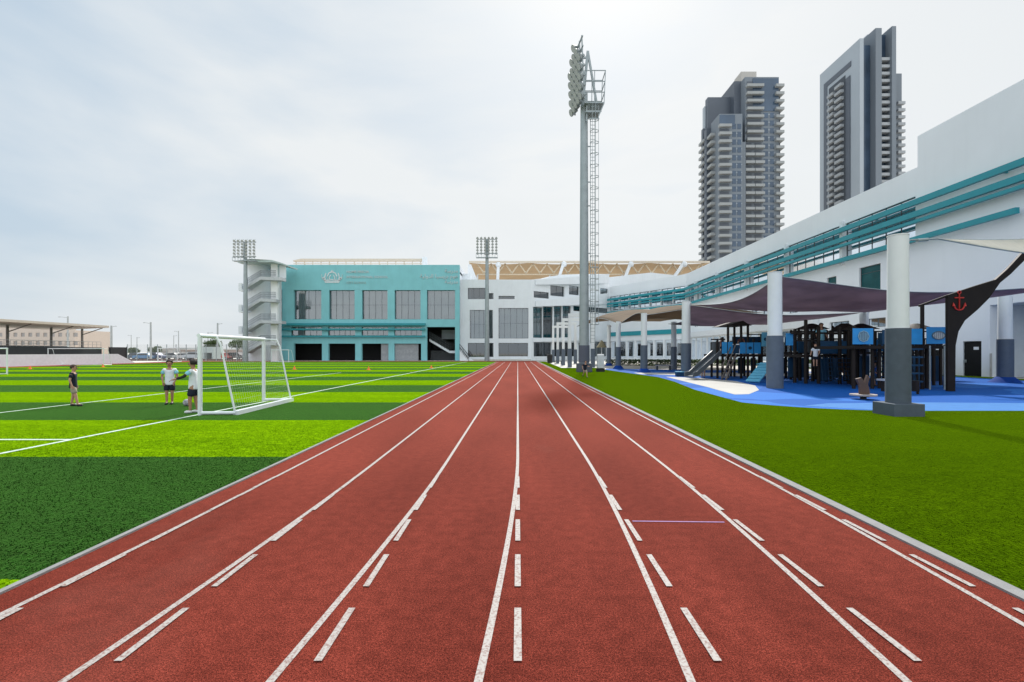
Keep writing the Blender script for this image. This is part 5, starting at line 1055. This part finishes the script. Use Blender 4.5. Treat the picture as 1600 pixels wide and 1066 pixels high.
lamp(279, 120, 517, -.8, 'slim street lamp above the boy in white'); lamp(271.5, 150, 524, .8, 'faintest slim lamp just left of the slim lamp above the boy'); lamp(205, 150, 523.5, -.8, 'slim distant lamp beyond the black screen'); lamp(214, 140, 527, .6, 'short distant lamp behind the left fence post')
lamp(340, 108, 505, .8, 'street lamp seen above the crossbar of the near goal', .22); lamp(325, 125, 519, 1.0, 'short street lamp above the left part of the crossbar')
def car(px, Y, L_, H, colr, label, van=False):
    x = X(px, Y); c = thing('parked_car', label, 'car' if not van else 'van', (x, Y, 0), 'cars parked beyond the fence'); m_ = mat('car_'+str(colr), colr, .3, .2, var=.03, coat=.5); s = MB()
    pr = [(-.5, .22), (-.5, .55), (-.44, .62), (-.30, .66), (-.2, .98), (.22, 1), (.34, .66), (.47, .58), (.5, .45), (.5, .22)] if not van else [(-.5, .15), (-.5, .95), (-.46, 1), (.38, 1), (.46, .6), (.5, .5), (.5, .15)]
    s.prism([(x+a*L_, Y, b*H) for a, b in pr], (0, 1.75, 0)); s.build('body', m_, c, bevel=.04)
    s = MB(); w_ = [(-.25, .68), (-.17, .93), (.19, .94), (.28, .68)] if not van else [(.15, .6), (.15, .9), (.37, .9), (.43, .6)]
    s.prism([(x+a*L_, Y-.012, b*H) for a, b in w_], (0, 1.774, 0)); s.build('window', mat('car_glass', (.02, .025, .03), .1), c)
    for a in (-.3, .3): 
        wh = MB(); wh.tube((x+a*L_, Y-.03, .31), (x+a*L_, Y+.2, .31), .31, n=16); wo_ = wh.build('wheel', M_rubber, c); wh = MB(); wh.tube((x+a*L_, Y-.04, .31), (x+a*L_, Y-.031, .31), .17, n=12); wh.build('rim', M_steel, wo_)
        wh = MB(); wh.tube((x+a*L_, Y+1.55, .31), (x+a*L_, Y+1.78, .31), .31, n=16); wh.build('wheel', M_rubber, c)
    s = MB(); s.box(x+L_*.485, x+L_*.504, Y+.15, Y+.45, .5*H, .57*H); s.build('headlight', M_lens, c)
for a in ((208, 108, 3.9, 1.5, (.03, .05, .09), 'dark parked car leftmost in the row beyond the fence'), (222, 106, 4.4, 1.45, (.05, .16, .32), 'bright blue parked car beyond the fence'), (236, 107, 4.3, 1.55, (.02, .035, .10), 'navy parked car beside the thick lamp pole'),
          (265, 112, 4.3, 1.5, (.30, .30, .30), 'silver parked car behind the fence left of the boy in white'), (284, 110, 4.4, 1.45, (.5, .5, .5), 'pale grey parked car behind the head of the boy in white'), (300, 108, 4.6, 1.7, (.40, .42, .46), 'large grey parked car just left of the near goal post'),
          (344, 108, 3.9, 1.5, (.40, .04, .03), 'red parked car seen through the near goal'), (364, 109, 4.3, 1.6, (.05, .04, .045), 'dark parked car seen through the near goal beside the red one')): car(*a)
car(326, 112, 5.4, 3.0, (.42, .46, .46), 'tall grey van seen through the near goal', True)
def shed(x0, x1, y0, Y, m_, label, roof):
    b = thing('far_building', label, 'building', (X((x0+x1)/2, Y), Y, 0)); fn = lambda u, v, d: (u, Y+d, v); a, c = X(x0, Y), X(x1, Y); zt = Z(y0, Y); n = max(2, int((c-a)/4)); ops = [(a+(c-a)*(i+.3)/n, a+(c-a)*(i+.7)/n, zt*.45, zt*.75) for i in range(n)]
    s = MB(); wall(s, fn, a, c, 0, zt, ops, .4); s.box(a, c, Y+.4, Y+12, 0, zt-.2); s.build('wall', m_, b)
    for o in ops: s = MB(); mbox(s, fn, o[0], o[1], o[2], o[3], .2, .3); s.build('window', mat('dull_window', (.16, .15, .15)), b)
    s = MB(); s.box(a-.5, c+.5, Y-.6, Y+12.5, zt+.003, zt+.4); s.build('roof', roof, b)
M_haz = mat('hazy_beige', (.48, .46, .44), .9, var=.05); M_haz2 = mat('hazy_grey', (.40, .43, .44), .9, var=.05)
shed(248, 290, 545, 190, M_haz, 'low hazy grey building beyond the car park left of the near goal', M_haz2); shed(287, 318, 549.5, 150, M_haz, 'low shed with brown roof beyond the parked cars', mat('brown_roof', (.22, .16, .13), .9)); shed(345, 384, 547, 170, mat('pinkish', (.46, .36, .33), .9), 'low pinkish building seen through the near goal', M_haz); shed(196, 232, 556, 260, M_haz2, 'faint low building at the far left horizon', M_haz2)
cab = thing('site_cabin', 'pale green site cabin with a dark opening seen through the near goal', 'cabin', (X(326, 100), 100, 0)); x0, x1 = X(317, 100), X(333.5, 100)
s = MB(); s.box(x0, x1, 100, 102.5, Z(551.5, 100), Z(544.5, 100)+.3); s.box(x0, x0+.3, 100, 102.5, 0, Z(551.5, 100)); s.box(x1-.3, x1, 100, 102.5, 0, Z(551.5, 100)); s.box(x0+.3, x1-.3, 102.3, 102.5, 0, Z(551.5, 100)); s.build('wall', mat('pale_green_grey', (.40, .46, .45), .7), cab); s = MB(); s.box(x0+.7, x1-.3, 102, 102.2, .3, Z(551.5, 100)); s.build('dark_opening', M_black, cab)
